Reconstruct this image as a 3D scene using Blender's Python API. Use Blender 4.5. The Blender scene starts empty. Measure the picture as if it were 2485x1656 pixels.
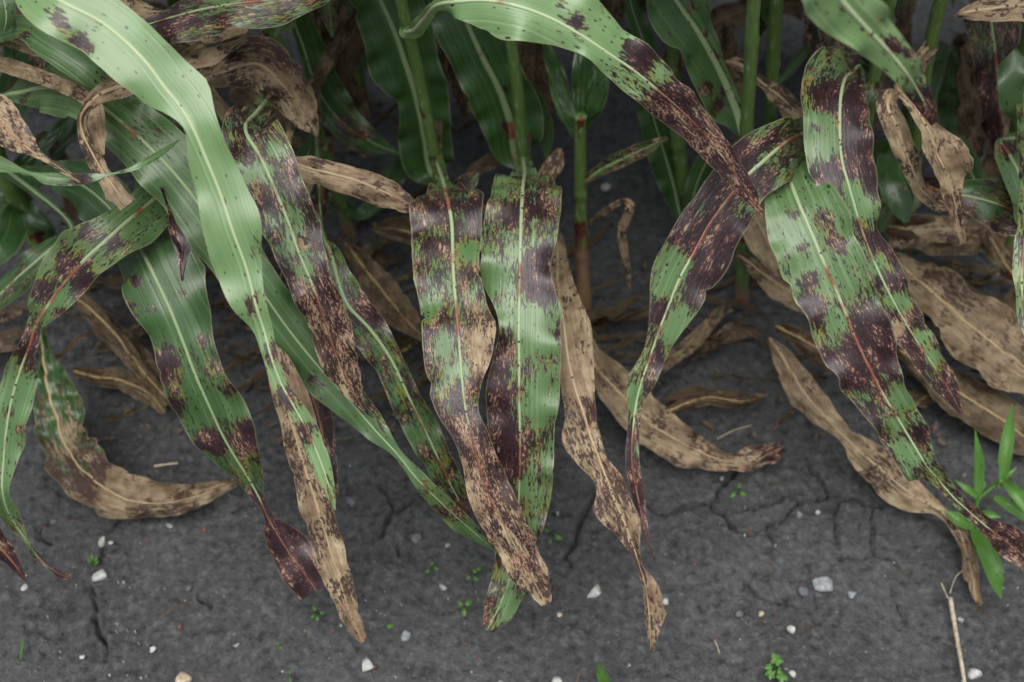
import bpy, bmesh, math, random
import numpy as np
from mathutils import Vector, noise as mnoise

# ------------------------------------------------------------------ camera, sky, sun, exposure
sc = bpy.context.scene
COL = sc.collection
CH, PITCH, LENS = 1.30, math.radians(52.0), 40.0
W0, H0 = 2485.0, 1656.0
FPX = W0 * LENS / 36.0
cam = bpy.data.cameras.new('camera'); cam_o = bpy.data.objects.new('camera', cam); COL.objects.link(cam_o)
cam_o.location = (0, 0, CH); cam_o.rotation_euler = (math.pi/2 - PITCH, 0, 0)
cam.lens = LENS; cam.sensor_width = 36.0; cam.clip_start = 0.02; cam.clip_end = 500
cam.dof.use_dof = True; cam.dof.focus_distance = 1.13; cam.dof.aperture_fstop = 4.0
sc.camera = cam_o
SUN_EL, SUN_AZ = math.radians(74), math.radians(196)
world = bpy.data.worlds.new('World'); sc.world = world; world.use_nodes = True
wn = world.node_tree; wn.nodes.clear()
sky = wn.nodes.new('ShaderNodeTexSky'); sky.sky_type = 'NISHITA'; sky.sun_disc = False
sky.sun_elevation = SUN_EL; sky.sun_rotation = SUN_AZ; sky.dust_density = 4.0; sky.air_density = 1.0
hs = wn.nodes.new('ShaderNodeHueSaturation'); hs.inputs['Saturation'].default_value = 0.40
bg = wn.nodes.new('ShaderNodeBackground'); bg.inputs['Strength'].default_value = 0.05
wo = wn.nodes.new('ShaderNodeOutputWorld')
wn.links.new(sky.outputs[0], hs.inputs['Color']); wn.links.new(hs.outputs[0], bg.inputs['Color']); wn.links.new(bg.outputs[0], wo.inputs['Surface'])
sl = bpy.data.lights.new('overcast_sun', 'SUN'); sl.energy = 1.7; sl.angle = math.radians(55); sl.color = (1.0, 0.985, 0.965)
so = bpy.data.objects.new('overcast_sun', sl); COL.objects.link(so)
sdir = Vector((math.sin(SUN_AZ)*math.cos(SUN_EL), math.cos(SUN_AZ)*math.cos(SUN_EL), math.sin(SUN_EL)))
so.rotation_euler = sdir.to_track_quat('Z', 'Y').to_euler(); so.location = (0, 0, 3)
sc.view_settings.view_transform = 'Standard'; sc.view_settings.look = 'None'
sc.view_settings.exposure = 1.2; sc.view_settings.gamma = 1.0; sc.view_settings.use_curve_mapping = False
sc.render.engine = 'CYCLES'
sc.cycles.max_bounces = 4; sc.cycles.transparent_max_bounces = 4

RNG = np.random.default_rng(7); random.seed(7)
CAM = np.array((0, 0, CH)); FW = np.array((0, math.cos(PITCH), -math.sin(PITCH)))
UP = np.array((0, math.sin(PITCH), math.cos(PITCH))); RT = np.array((1.0, 0, 0))
def ray(px, py): return FW + RT*((px-W0/2)/FPX) - UP*((py-H0/2)/FPX)
def at_z(px, py, z): d = ray(px, py); return CAM + d*((z-CH)/d[2])
def at_y(px, py, y): d = ray(px, py); return CAM + d*(y/d[1])
def depth(P): return (np.asarray(P)-CAM) @ FW
def proj(P):
    q = np.asarray(P)-CAM; d = np.maximum(q @ FW, 0.05)
    return np.stack([W0/2 + FPX*(q @ RT)/d, H0/2 - FPX*(q @ UP)/d], -1)

# ------------------------------------------------------------------ object helpers
def link(name, me, parent=None, mat=None):
    o = bpy.data.objects.new(name, me); COL.objects.link(o)
    if mat is not None: me.materials.append(mat)
    if parent is not None:
        o.parent = parent; o.matrix_parent_inverse = parent.matrix_world.inverted()
    return o
def tag(o, label, cat, group=None, kind=None):
    if label: o['label'] = label
    if cat: o['category'] = cat
    if group: o['group'] = group
    if kind: o['kind'] = kind
    return o
def empty(name, loc):
    o = bpy.data.objects.new(name, None); COL.objects.link(o); o.location = loc; o.empty_display_size = 0.05
    bpy.context.view_layer.update()
    return o
def mesh(name, V, F, smooth=True):
    me = bpy.data.meshes.new(name); me.from_pydata([tuple(v) for v in V], [], F)
    if smooth: me.polygons.foreach_set('use_smooth', [True]*len(me.polygons))
    me.update(); return me
def grid_faces(nu, nv):
    i = np.arange(nu-1)[:, None]*nv + np.arange(nv-1)[None]
    return np.stack([i, i+1, i+nv+1, i+nv], -1).reshape(-1, 4).tolist()
def attr(me, name, data, typ='FLOAT'):
    a = me.attributes.new(name, typ, 'POINT')
    a.data.foreach_set('vector' if typ == 'FLOAT_VECTOR' else 'value', np.asarray(data, np.float32).ravel())

# ------------------------------------------------------------------ node helpers
class NB:
    def __init__(s, name):
        s.m = bpy.data.materials.new(name); s.m.use_nodes = True; s.t = s.m.node_tree; s.t.nodes.clear()
        s.out = s.t.nodes.new('ShaderNodeOutputMaterial')
    def n(s, typ): return s.t.nodes.new(typ)
    def put(s, sock, v):
        if isinstance(v, bpy.types.NodeSocket): s.t.links.new(v, sock)
        elif isinstance(v, (tuple, list)) and len(v) == 3 and sock.type == 'RGBA': sock.default_value = (*v, 1)
        else: sock.default_value = v
    def math(s, op, a, b=0.0, c=0.0, clamp=False):
        n = s.n('ShaderNodeMath'); n.operation = op; n.use_clamp = clamp
        s.put(n.inputs[0], a); s.put(n.inputs[1], b); s.put(n.inputs[2], c); return n.outputs[0]
    def attr(s, name, out='Fac'):
        n = s.n('ShaderNodeAttribute'); n.attribute_name = name; return n.outputs[out]
    def sep(s, v): n = s.n('ShaderNodeSeparateXYZ'); s.put(n.inputs[0], v); return n.outputs
    def comb(s, x, y, z):
        n = s.n('ShaderNodeCombineXYZ'); s.put(n.inputs[0], x); s.put(n.inputs[1], y); s.put(n.inputs[2], z); return n.outputs[0]
    def noise(s, vec, scale, detail=3, rough=0.55):
        n = s.n('ShaderNodeTexNoise'); s.put(n.inputs['Vector'], vec); n.inputs['Scale'].default_value = scale
        n.inputs['Detail'].default_value = detail; n.inputs['Roughness'].default_value = rough; return n.outputs['Fac']
    def voro(s, vec, scale, rnd=1.0):
        n = s.n('ShaderNodeTexVoronoi'); s.put(n.inputs['Vector'], vec); n.inputs['Scale'].default_value = scale
        n.inputs['Randomness'].default_value = rnd
        return n.outputs['Distance'], s.sep(n.outputs['Color'])[0]
    def step(s, v, lo, hi):
        n = s.n('ShaderNodeMapRange'); n.interpolation_type = 'SMOOTHSTEP'; s.put(n.inputs['Value'], v)
        s.put(n.inputs['From Min'], lo); s.put(n.inputs['From Max'], hi); return n.outputs['Result']
    def mix(s, f, a, b):
        n = s.n('ShaderNodeMix'); n.data_type = 'RGBA'; s.put(n.inputs['Factor'], f); s.put(n.inputs['A'], a) if False else None
        s.put(n.inputs[6], a); s.put(n.inputs[7], b); return n.outputs[2]
    def fmix(s, f, a, b):
        n = s.n('ShaderNodeMix'); n.data_type = 'FLOAT'; s.put(n.inputs[0], f); s.put(n.inputs[2], a); s.put(n.inputs[3], b); return n.outputs[0]
    def bump(s, h, dist, strength=1.0):
        n = s.n('ShaderNodeBump'); s.put(n.inputs['Height'], h); n.inputs['Distance'].default_value = dist; n.inputs['Strength'].default_value = strength
        return n.outputs[0]
    def bsdf(s, col, rough, normal=None, spec=0.5):
        n = s.n('ShaderNodeBsdfPrincipled'); s.put(n.inputs['Base Color'], col); s.put(n.inputs['Roughness'], rough)
        s.put(n.inputs['Specular IOR Level'], spec)
        if normal is not None: s.put(n.inputs['Normal'], normal)
        return n.outputs[0]
    def done(s, sh): s.t.links.new(sh, s.out.inputs['Surface']); return s.m

# ------------------------------------------------------------------ leaf material (tissue, veins, lesions, dead tissue)
def leaf_material():
    b = NB('leaf_blade')
    lc = b.attr('lc', 'Vector'); x, y, sd = b.sep(lc)
    les = b.attr('les'); ded = b.attr('ded'); pal = b.attr('pal'); vv = b.attr('vv')
    jag = b.math('MULTIPLY', b.math('SUBTRACT', b.noise(b.comb(b.math('MULTIPLY', x, 0.05), y, sd), 420, 1), 0.5), 0.030)
    xj = b.math('ADD', x, jag)
    n1 = b.noise(b.comb(xj, b.math('MULTIPLY', y, 1.9), sd), 34, 5, 0.66)
    n2 = b.noise(b.comb(xj, b.math('MULTIPLY', y, 3.2), b.math('ADD', sd, 7.3)), 110, 3, 0.65)
    n3 = b.noise(b.comb(b.math('MULTIPLY', xj, 0.5), b.math('MULTIPLY', y, 2.0), b.math('ADD', sd, 9.1)), 380, 2, 0.6)
    val = b.math('ADD', b.math('ADD', b.math('MULTIPLY', n1, 0.40), b.math('MULTIPLY', n2, 0.33)), b.math('MULTIPLY', n3, 0.27))
    field = b.math('ADD', b.math('MULTIPLY', b.math('SUBTRACT', val, 0.5), 6.2), b.math('MULTIPLY', b.math('SUBTRACT', les, 0.5), 1.7))
    M = b.step(field, -0.06, 0.06)
    # green tissue
    low = b.noise(b.comb(b.math('MULTIPLY', x, 0.5), y, sd), 22, 2)
    g = b.mix(low, (0.017, 0.055, 0.012), (0.032, 0.086, 0.021))
    g = b.mix(b.math('MAXIMUM', pal, 0.0), g, b.mix(low, (0.140, 0.245, 0.092), (0.180, 0.295, 0.118)))
    vein = b.noise(b.comb(b.math('MULTIPLY', x, 0.006), y, sd), 520, 2, 0.7)
    vein2 = b.step(b.noise(b.comb(b.math('MULTIPLY', x, 0.003), y, b.math('ADD', sd, 3.0)), 260, 0), 0.58, 0.68)
    g = b.mix(b.math('MULTIPLY', b.step(vein, 0.40, 0.70), 0.30), g, b.mix(b.math('MAXIMUM', pal, 0.0), (0.075, 0.165, 0.055), (0.26, 0.38, 0.18)))
    g = b.mix(b.math('MULTIPLY', vein2, 0.30), g, b.mix(b.math('MAXIMUM', pal, 0.0), (0.115, 0.215, 0.085), (0.33, 0.45, 0.24)))
    g = b.mix(b.math('MULTIPLY', b.step(vein, 0.46, 0.28), 0.30), g, b.mix(b.math('MAXIMUM', pal, 0.0), (0.012, 0.042, 0.009), (0.085, 0.17, 0.055)))
    # yellow halo beside lesions
    hal = b.math('MULTIPLY', b.step(field, -0.60, -0.05), b.step(b.noise(b.comb(xj, b.math('MULTIPLY', y, 2.0), b.math('ADD', sd, 2.1)), 40, 3), 0.46, 0.64))
    g = b.mix(b.math('MULTIPLY', b.math('MULTIPLY', hal, b.step(les, 0.22, 0.60)), 0.70), g, (0.27, 0.23, 0.020))
    # dark flecks: small and large
    def fleck(scale, sy, off, prob, rad):
        d, r = b.voro(b.comb(x, b.math('MULTIPLY', y, sy), b.math('ADD', sd, off)), scale)
        on = b.math('LESS_THAN', r, prob)
        return b.math('MULTIPLY', on, b.step(d, b.math('ADD', rad, 0.06), b.math('SUBTRACT', rad, 0.06)))
    lesc = b.math('MAXIMUM', les, 0.0)
    f1 = fleck(150, 2.2, 1.0, b.math('ADD', b.math('MULTIPLY', lesc, 0.75), 0.05), 0.26)
    f2 = fleck(75, 2.8, 4.0, b.math('ADD', b.math('MULTIPLY', lesc, 0.50), 0.01), 0.27)
    fl = b.math('MAXIMUM', f1, f2)
    # lesion colour
    fine = b.noise(b.comb(b.math('MULTIPLY', xj, 0.55), b.math('MULTIPLY', y, 2.2), b.math('ADD', sd, 11.0)), 330, 3, 0.65)
    mid = b.noise(b.comb(xj, b.math('MULTIPLY', y, 2.0), b.math('ADD', sd, 15.0)), 38, 3)
    dedc = b.math('MAXIMUM', ded, 0.0)
    L = b.mix(b.step(fine, 0.35, 0.68), (0.010, 0.0042, 0.0065), (0.042, 0.017, 0.020))
    L = b.mix(b.math('MULTIPLY', b.step(mid, 0.42, 0.65), 0.40), L, (0.085, 0.040, 0.042))  # grey-purple patches put a sheen into the lesion colour
    fk = b.noise(b.comb(b.math('MULTIPLY', x, 0.45), b.math('MULTIPLY', y, 1.4), b.math('ADD', sd, 18.0)), 470, 3, 0.70)
    th = b.math('SUBTRACT', b.math('SUBTRACT', 0.685, b.math('MULTIPLY', b.step(mid, 0.40, 0.68), 0.16)), b.math('MULTIPLY', dedc, 0.16))
    L = b.mix(b.math('MULTIPLY', b.step(fk, b.math('SUBTRACT', th, 0.07), th), 0.8), L, (0.150, 0.060, 0.040))
    tcol = b.mix(b.noise(lc, 60, 2), (0.30, 0.16, 0.085), (0.50, 0.37, 0.26))
    L = b.mix(b.math('MULTIPLY', b.step(fk, th, b.math('ADD', th, 0.05)), 0.9), L, tcol)
    def spots(scale, sy, off, prob, rad):
        xo = b.math('ADD', x, b.math('MULTIPLY', b.math('SUBTRACT', fine, 0.5), 0.006))
        d, r = b.voro(b.comb(xo, b.math('MULTIPLY', y, sy), b.math('ADD', sd, off)), scale)
        return b.math('MULTIPLY', b.math('LESS_THAN', r, prob), b.step(d, b.math('ADD', rad, 0.10), b.math('SUBTRACT', rad, 0.08)))
    t2 = spots(58, 2.9, 26.0, b.math('ADD', 0.05, b.math('MULTIPLY', b.step(mid, 0.5, 0.7), 0.28)), 0.22)
    L = b.mix(b.math('MULTIPLY', t2, 0.9), L, tcol)
    # dead tissue
    dn = b.math('ADD', b.math('MULTIPLY', b.noise(b.comb(b.math('MULTIPLY', xj, 0.6), b.math('MULTIPLY', y, 1.6), b.math('ADD', sd, 31.0)), 55, 4, 0.65), 0.6), b.math('MULTIPLY', b.noise(b.comb(b.math('MULTIPLY', xj, 0.35), b.math('MULTIPLY', y, 1.3), b.math('ADD', sd, 33.0)), 300, 2, 0.65), 0.4))
    dfield = b.math('ADD', b.math('MULTIPLY', b.math('SUBTRACT', dn, 0.5), 4.2), b.math('MULTIPLY', b.math('SUBTRACT', ded, 0.5), 1.8))
    D = b.step(dfield, -0.12, 0.12)
    strk = b.noise(b.comb(b.math('MULTIPLY', x, 0.08), y, b.math('ADD', sd, 40.0)), 380, 3, 0.65)
    big = b.noise(b.comb(b.math('MULTIPLY', x, 0.7), y, b.math('ADD', sd, 44.0)), 18, 3, 0.6)
    blot = b.noise(b.comb(b.math('MULTIPLY', x, 0.8), y, b.math('ADD', sd, 47.0)), 70, 4, 0.65)
    dc = b.mix(b.step(strk, 0.30, 0.72), (0.265, 0.190, 0.112), (0.455, 0.360, 0.225))
    dc = b.mix(b.math('MULTIPLY', b.step(blot, 0.46, 0.66), 0.65), dc, (0.135, 0.088, 0.056))
    dc = b.mix(b.math('MULTIPLY', b.step(blot, 0.46, 0.30), 0.50), dc, (0.53, 0.44, 0.31))
    dc = b.mix(b.math('MULTIPLY', b.step(big, 0.42, 0.66), 0.55), dc, (0.150, 0.090, 0.058))
    sp = b.noise(b.comb(b.math('MULTIPLY', x, 0.6), b.math('MULTIPLY', y, 1.5), b.math('ADD', sd, 50.0)), 210, 4, 0.72)
    spz = b.noise(b.comb(x, y, b.math('ADD', sd, 55.0)), 26, 3)
    sth = b.math('ADD', b.math('SUBTRACT', 0.655, b.math('MULTIPLY', b.step(spz, 0.34, 0.66), 0.24)), b.math('ADD', b.math('MULTIPLY', b.math('SUBTRACT', ded, 0.8), 0.18), b.math('MULTIPLY', b.math('MINIMUM', pal, 0.0), 0.10)))
    dc = b.mix(b.math('MULTIPLY', b.step(sp, sth, b.math('ADD', sth, 0.05)), 0.90), dc, b.mix(big, (0.020, 0.013, 0.015), (0.070, 0.036, 0.034)))
    dc = b.mix(b.math('MULTIPLY', b.math('MAXIMUM', b.math('MULTIPLY', pal, -1.0), 0.0), 1.15, clamp=True), dc, b.mix(strk, (0.030, 0.019, 0.011), (0.120, 0.082, 0.040)))  # negative pal darkens weathered litter further, in place of shade beneath the plants
    c = b.mix(b.math('MULTIPLY', fl, 0.92), g, (0.020, 0.012, 0.010))
    c = b.mix(M, c, L)
    c = b.mix(D, c, dc)
    # pale cartilage margin
    edge = b.step(b.math('ABSOLUTE', vv), 0.955, 0.985)
    c = b.mix(b.math('MULTIPLY', edge, 0.35), c, (0.36, 0.32, 0.20))
    h = b.math('ADD', b.math('MULTIPLY', vein, 0.6), b.math('ADD', b.math('MULTIPLY', vein2, 0.4), b.math('MULTIPLY', b.math('MULTIPLY', b.math('MAXIMUM', M, D), fine), 0.9)))
    h = b.math('ADD', h, b.math('MULTIPLY', b.math('MULTIPLY', D, b.math('ADD', blot, b.math('MULTIPLY', strk, 0.5))), 1.6))
    nm = b.bump(h, 0.0007, 0.55)
    gl = b.noise(b.comb(x, y, b.math('ADD', sd, 60.0)), 40, 2)
    rough = b.fmix(D, b.fmix(M, b.math('ADD', 0.24, b.math('MULTIPLY', gl, 0.22)), 0.40), 0.62)
    p = b.bsdf(c, rough, nm, b.fmix(D, 0.62, 0.25))
    tr = b.n('ShaderNodeBsdfTranslucent'); b.put(tr.inputs['Color'], b.mix(b.math('MAXIMUM', M, D), b.mix(0.5, c, (0.16, 0.30, 0.03)), c))
    mx = b.n('ShaderNodeMixShader'); b.put(mx.inputs[0], 0.20); b.t.links.new(p, mx.inputs[1]); b.t.links.new(tr.outputs[0], mx.inputs[2])
    return b.done(mx.outputs[0])

def midrib_material():
    b = NB('leaf_midrib')
    lc = b.attr('lc', 'Vector'); x, y, sd = b.sep(lc); les = b.attr('les'); ded = b.attr('ded'); pal = b.attr('pal')
    n = b.noise(b.comb(x, b.math('MULTIPLY', y, 0.3), sd), 16, 3)
    base = b.mix(b.math('MAXIMUM', pal, 0.0), (0.19, 0.27, 0.13), (0.36, 0.44, 0.25))
    redf = b.step(b.math('ADD', b.math('SUBTRACT', n, 0.5), b.math('MULTIPLY', b.math('SUBTRACT', les, 0.62), 0.30)), -0.02, 0.08)
    c = b.mix(redf, base, b.mix(b.noise(lc, 70, 2), (0.10, 0.032, 0.024), (0.27, 0.085, 0.045)))
    st = b.noise(b.comb(b.math('MULTIPLY', x, 0.05), y, sd), 700, 2)
    c = b.mix(b.math('MULTIPLY', b.step(st, 0.45, 0.7), 0.25), c, (0.40, 0.40, 0.24))
    c = b.mix(b.step(ded, 0.45, 0.75), c, b.mix(b.math('MAXIMUM', b.math('MULTIPLY', pal, -1.0), 0.0), b.mix(n, (0.26, 0.18, 0.10), (0.46, 0.36, 0.22)), b.mix(n, (0.22, 0.15, 0.045), (0.36, 0.26, 0.085))))
    d, r = b.voro(b.comb(x, y, b.math('ADD', sd, 5.0)), 200)
    c = b.mix(b.math('MULTIPLY', b.math('LESS_THAN', r, b.math('MULTIPLY', b.math('MAXIMUM', les, 0.05), 0.5)), b.step(d, 0.40, 0.25)), c, (0.07, 0.03, 0.02))
    return b.done(b.bsdf(c, 0.45, b.bump(st, 0.0005, 0.5), 0.4))

def stalk_material():
    b = NB('stalk')
    lc = b.attr('lc', 'Vector'); x, y, sd = b.sep(lc); ded = b.attr('ded')
    n = b.noise(b.comb(b.math('MULTIPLY', x, 0.06), y, sd), 260, 2)
    c = b.mix(n, (0.055, 0.115, 0.024), (0.135, 0.220, 0.060))
    bl = b.noise(b.comb(b.math('MULTIPLY', x, 0.25), y, b.math('ADD', sd, 2.0)), 170, 4, 0.7)
    c = b.mix(b.math('MULTIPLY', b.step(bl, 0.54, 0.72), 0.7), c, (0.36, 0.42, 0.32))
    ln = b.noise(b.comb(b.math('MULTIPLY', x, 0.5), y, b.math('ADD', sd, 9.0)), 26, 4, 0.6)
    f = b.step(b.math('ADD', ln, b.math('MULTIPLY', ded, 0.10)), 0.63, 0.67)
    c = b.mix(f, c, b.mix(b.noise(lc, 90, 3), (0.022, 0.010, 0.008), (0.15, 0.035, 0.014)))
    c = b.mix(b.step(ded, 0.75, 1.0), c, b.mix(b.noise(b.comb(b.math('MULTIPLY', x, 0.1), y, sd), 180, 3), (0.10, 0.055, 0.03), (0.29, 0.20, 0.11)))
    return b.done(b.bsdf(c, 0.5, b.bump(n, 0.0006, 0.5), 0.35))

def soil_material():
    b = NB('soil')
    g = b.n('ShaderNodeNewGeometry').outputs['Position']
    a = b.noise(g, 7, 3); f = b.noise(g, 88, 6, 0.70); m = b.noise(g, 34, 5, 0.66); ff = b.noise(g, 480, 3, 0.72)
    c = b.mix(b.step(a, 0.32, 0.68), (0.073, 0.0745, 0.0765), (0.099, 0.101, 0.104))
    c = b.mix(b.math('MULTIPLY', b.step(f, 0.50, 0.64), 0.70), c, (0.160, 0.162, 0.165))
    c = b.mix(b.math('MULTIPLY', b.step(f, 0.47, 0.34), 0.80), c, (0.027, 0.027, 0.0265))
    c = b.mix(b.math('MULTIPLY', b.step(m, 0.56, 0.68), 0.55), c, (0.026, 0.0255, 0.025))
    c = b.mix(b.math('MULTIPLY', b.step(b.noise(g, 30, 3), 0.54, 0.70), 0.30), c, (0.080, 0.070, 0.058))
    c = b.mix(b.math('MULTIPLY', b.step(ff, 0.60, 0.76), 0.40), c, (0.22, 0.215, 0.20))
    d2, r2 = b.voro(g, 190)
    c = b.mix(b.math('MULTIPLY', b.math('LESS_THAN', r2, 0.012), b.step(d2, 0.36, 0.20)), c, (0.24, 0.215, 0.18))
    h = b.math('ADD', b.math('MULTIPLY', f, 0.8), b.math('ADD', m, b.math('MULTIPLY', ff, 0.3)))
    return b.done(b.bsdf(c, 0.72, b.bump(h, 0.013, 1.0), 0.3))

def flat_material(name, c1, c2, scale=60, rough=0.7, spec=0.3, bump=0.002):
    b = NB(name); t = b.n('ShaderNodeTexCoord').outputs['Object']
    info = b.n('ShaderNodeObjectInfo').outputs['Random']
    n = b.noise(t, scale, 5, 0.65)
    c = b.mix(b.step(n, 0.3, 0.7), c1, c2)
    pos = b.n('ShaderNodeNewGeometry').outputs['Position']
    c = b.mix(b.math('MULTIPLY', b.step(b.noise(pos, 160, 4, 0.7), 0.47, 0.66), 0.6), c, b.mix(0.35, (0.06, 0.058, 0.055), c1))
    return b.done(b.bsdf(c, rough, b.bump(n, bump, 0.8), spec))
def green_material(name, c1, c2):
    b = NB(name); lc = b.attr('lc', 'Vector'); x, y, sd = b.sep(lc)
    n = b.noise(b.comb(b.math('MULTIPLY', x, 0.02), y, sd), 700, 2)
    c = b.mix(b.noise(lc, 40, 2), c1, c2)
    c = b.mix(b.math('MULTIPLY', b.step(n, 0.5, 0.7), 0.3), c, (0.22, 0.36, 0.10))
    d, r = b.voro(lc, 240); c = b.mix(b.math('MULTIPLY', b.math('LESS_THAN', r, 0.12), b.step(d, 0.35, 0.2)), c, (0.05, 0.05, 0.02))
    p = b.bsdf(c, 0.42, b.bump(n, 0.0004, 0.5), 0.4)
    tr = b.n('ShaderNodeBsdfTranslucent'); b.put(tr.inputs['Color'], b.mix(0.5, c, (0.2, 0.4, 0.03)))
    mx = b.n('ShaderNodeMixShader'); b.put(mx.inputs[0], 0.25); b.t.links.new(p, mx.inputs[1]); b.t.links.new(tr.outputs[0], mx.inputs[2])
    return b.done(mx.outputs[0])

M_LEAF, M_RIB, M_STALK, M_SOIL = leaf_material(), midrib_material(), stalk_material(), soil_material()
M_WHITE = flat_material('pale_stone', (0.30, 0.30, 0.29), (0.56, 0.55, 0.53), 90)
M_GREY = flat_material('grey_stone', (0.17, 0.18, 0.19), (0.33, 0.34, 0.35), 90)
M_DARK = flat_material('dark_stone', (0.070, 0.073, 0.080), (0.135, 0.14, 0.15), 90)
M_TAN = flat_material('tan_stone', (0.34, 0.27, 0.18), (0.55, 0.47, 0.35), 90)
M_RED = flat_material('red_seed', (0.26, 0.060, 0.026), (0.42, 0.115, 0.05), 200)
M_STRAW = flat_material('straw', (0.30, 0.25, 0.17), (0.50, 0.44, 0.33), 120)
M_TWIG = flat_material('twig', (0.055, 0.036, 0.025), (0.15, 0.105, 0.068), 120)
M_WEED = green_material('weed_blade', (0.055, 0.150, 0.026), (0.100, 0.235, 0.046))

# ------------------------------------------------------------------ ground with real cracks
def tile(ox, oy): return lambda *pts: [(ox+x/2.8, oy+y/2.8) for x, y in pts]
T7, T8, T9 = tile(0, 1096), tile(830, 1096), tile(1655, 1096)
CRACKS = [  # pixel polylines, width mm
 (T9((850,0),(890,100),(960,170),(1020,260),(1080,290),(1160,280),(1310,360),(1400,330)), 2.6),
 (T9((1020,260),(960,280),(880,310),(820,320),(750,265),(650,300),(520,330),(430,360),(300,370)), 2.2),
 (T9((820,320),(740,380),(680,450),(600,460),(600,520),(640,570)), 1.5),
 (T9((-260,330),(-120,400),(0,370),(80,325),(200,320),(300,390),(340,480)), 3.2), (T9((300,390),(370,480),(500,525)), 2.2),
 (T9((210,320),(250,240),(360,130),(420,20)), 2.0), (T9((1080,290),(1060,420),(1075,590)), 1.7),
 (T9((1310,360),(1310,520),(1325,680),(1180,690),(1090,700)), 1.6), (T9((1325,680),(1450,710),(1500,760)), 1.4),
 (T9((1440,900),(1470,980),(1520,1080),(1545,1180)), 1.9), (T9((700,1030),(745,940)), 1.1), (T9((420,860),(560,960),(680,1000)), 1.0),
 (T8((260,560),(340,400),(450,340),(490,300)), 2.8), (T8((340,400),(310,280),(250,200)), 1.6), (T8((370,620),(390,700)), 1.2),
 (T8((1720,250),(1680,340),(1620,420),(1600,560),(1580,620)), 2.6), (T8((1430,390),(1640,420)), 2.2),
 (T8((1600,560),(1520,700),(1560,760)), 1.5),
 (T7((600,880),(620,1000),(605,1080),(640,1190),(690,1260),(690,1390)), 2.4), (T7((655,720),(680,620)), 2.4),
 (T7((660,530),(740,490),(790,430)), 1.8), (T7((330,600),(240,560),(260,500),(330,450)), 2.6), (T7((1340,970),(1420,1030)), 2.6),
 (T7((1560,380),(1700,320)), 1.8), (T9((1780,60),(1810,150),(1720,200)), 2.2),
]
def make_ground():
    xs = np.concatenate([-np.geomspace(60, .85, 26), np.arange(-.80, -.699, .01), np.arange(-.695, .6951, .0026), np.arange(.70, .801, .01), np.geomspace(.85, 60, 26)])
    ys = np.concatenate([-np.geomspace(40, .2, 18), np.arange(-.1, .47, .05), np.arange(.47, .93, .0026), np.arange(.935, 1.3, .008), np.arange(1.31, 2.3, .02), np.geomspace(2.35, 80, 26)])
    X, Y = np.meshgrid(xs, ys, indexing='ij'); Z = np.zeros_like(X)
    near = (np.abs(X) < 1.6) & (Y > 0) & (Y < 2.6)
    idx = np.argwhere(near)
    for i, j in idx:
        p = Vector((X[i, j], Y[i, j], 0))
        Z[i, j] = 0.010*mnoise.noise(p*5.0) + 0.0055*mnoise.noise(p*17.0) + 0.0036*mnoise.noise(p*48.0) + 0.0030*mnoise.noise(p*120.0)
    Z[near] -= 0.012
    rg = np.random.default_rng(3)
    for pts, w in CRACKS:
        P = np.array([at_z(px, py, 0)[:2] for px, py in pts]); Q = [P[0]]
        for a, b2 in zip(P[:-1], P[1:]):
            k = max(2, int(np.linalg.norm(b2-a)/0.006))
            for t in np.linspace(0, 1, k+1)[1:]: Q.append(a+(b2-a)*t + rg.normal(0, 0.0017, 2)*(t < 1))
        Q = np.array(Q); ww = w*0.00068
        sel = (X > Q[:, 0].min()-.02) & (X < Q[:, 0].max()+.02) & (Y > Q[:, 1].min()-.02) & (Y < Q[:, 1].max()+.02)
        pts2 = np.stack([X[sel], Y[sel]], -1); dmin = np.full(len(pts2), 9.0)
        n = len(Q)-1
        for k, (a, b2) in enumerate(zip(Q[:-1], Q[1:])):
            ab = b2-a; t = np.clip(((pts2-a) @ ab)/(ab @ ab), 0, 1)
            d = np.linalg.norm(pts2-(a+t[:, None]*ab), axis=1)
            f = 0.55+0.45*math.sin(math.pi*min(1, (k+2)/(n+2)))*(.75+.5*rg.random())
            dmin = np.minimum(dmin, d/f)
        Z[sel] -= 0.030*np.exp(-(dmin/ww)**2) - 0.0012*np.exp(-((dmin-3*ww)/(2.5*ww))**2)
    nu, nv = X.shape
    me = mesh('ground', np.stack([X, Y, Z], -1).reshape(-1, 3), [f[::-1] for f in grid_faces(nu, nv)])
    o = link('ground', me, None, M_SOIL); tag(o, 'dark grey cracked bare soil of the field', 'soil', None, 'structure')
make_ground()

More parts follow.
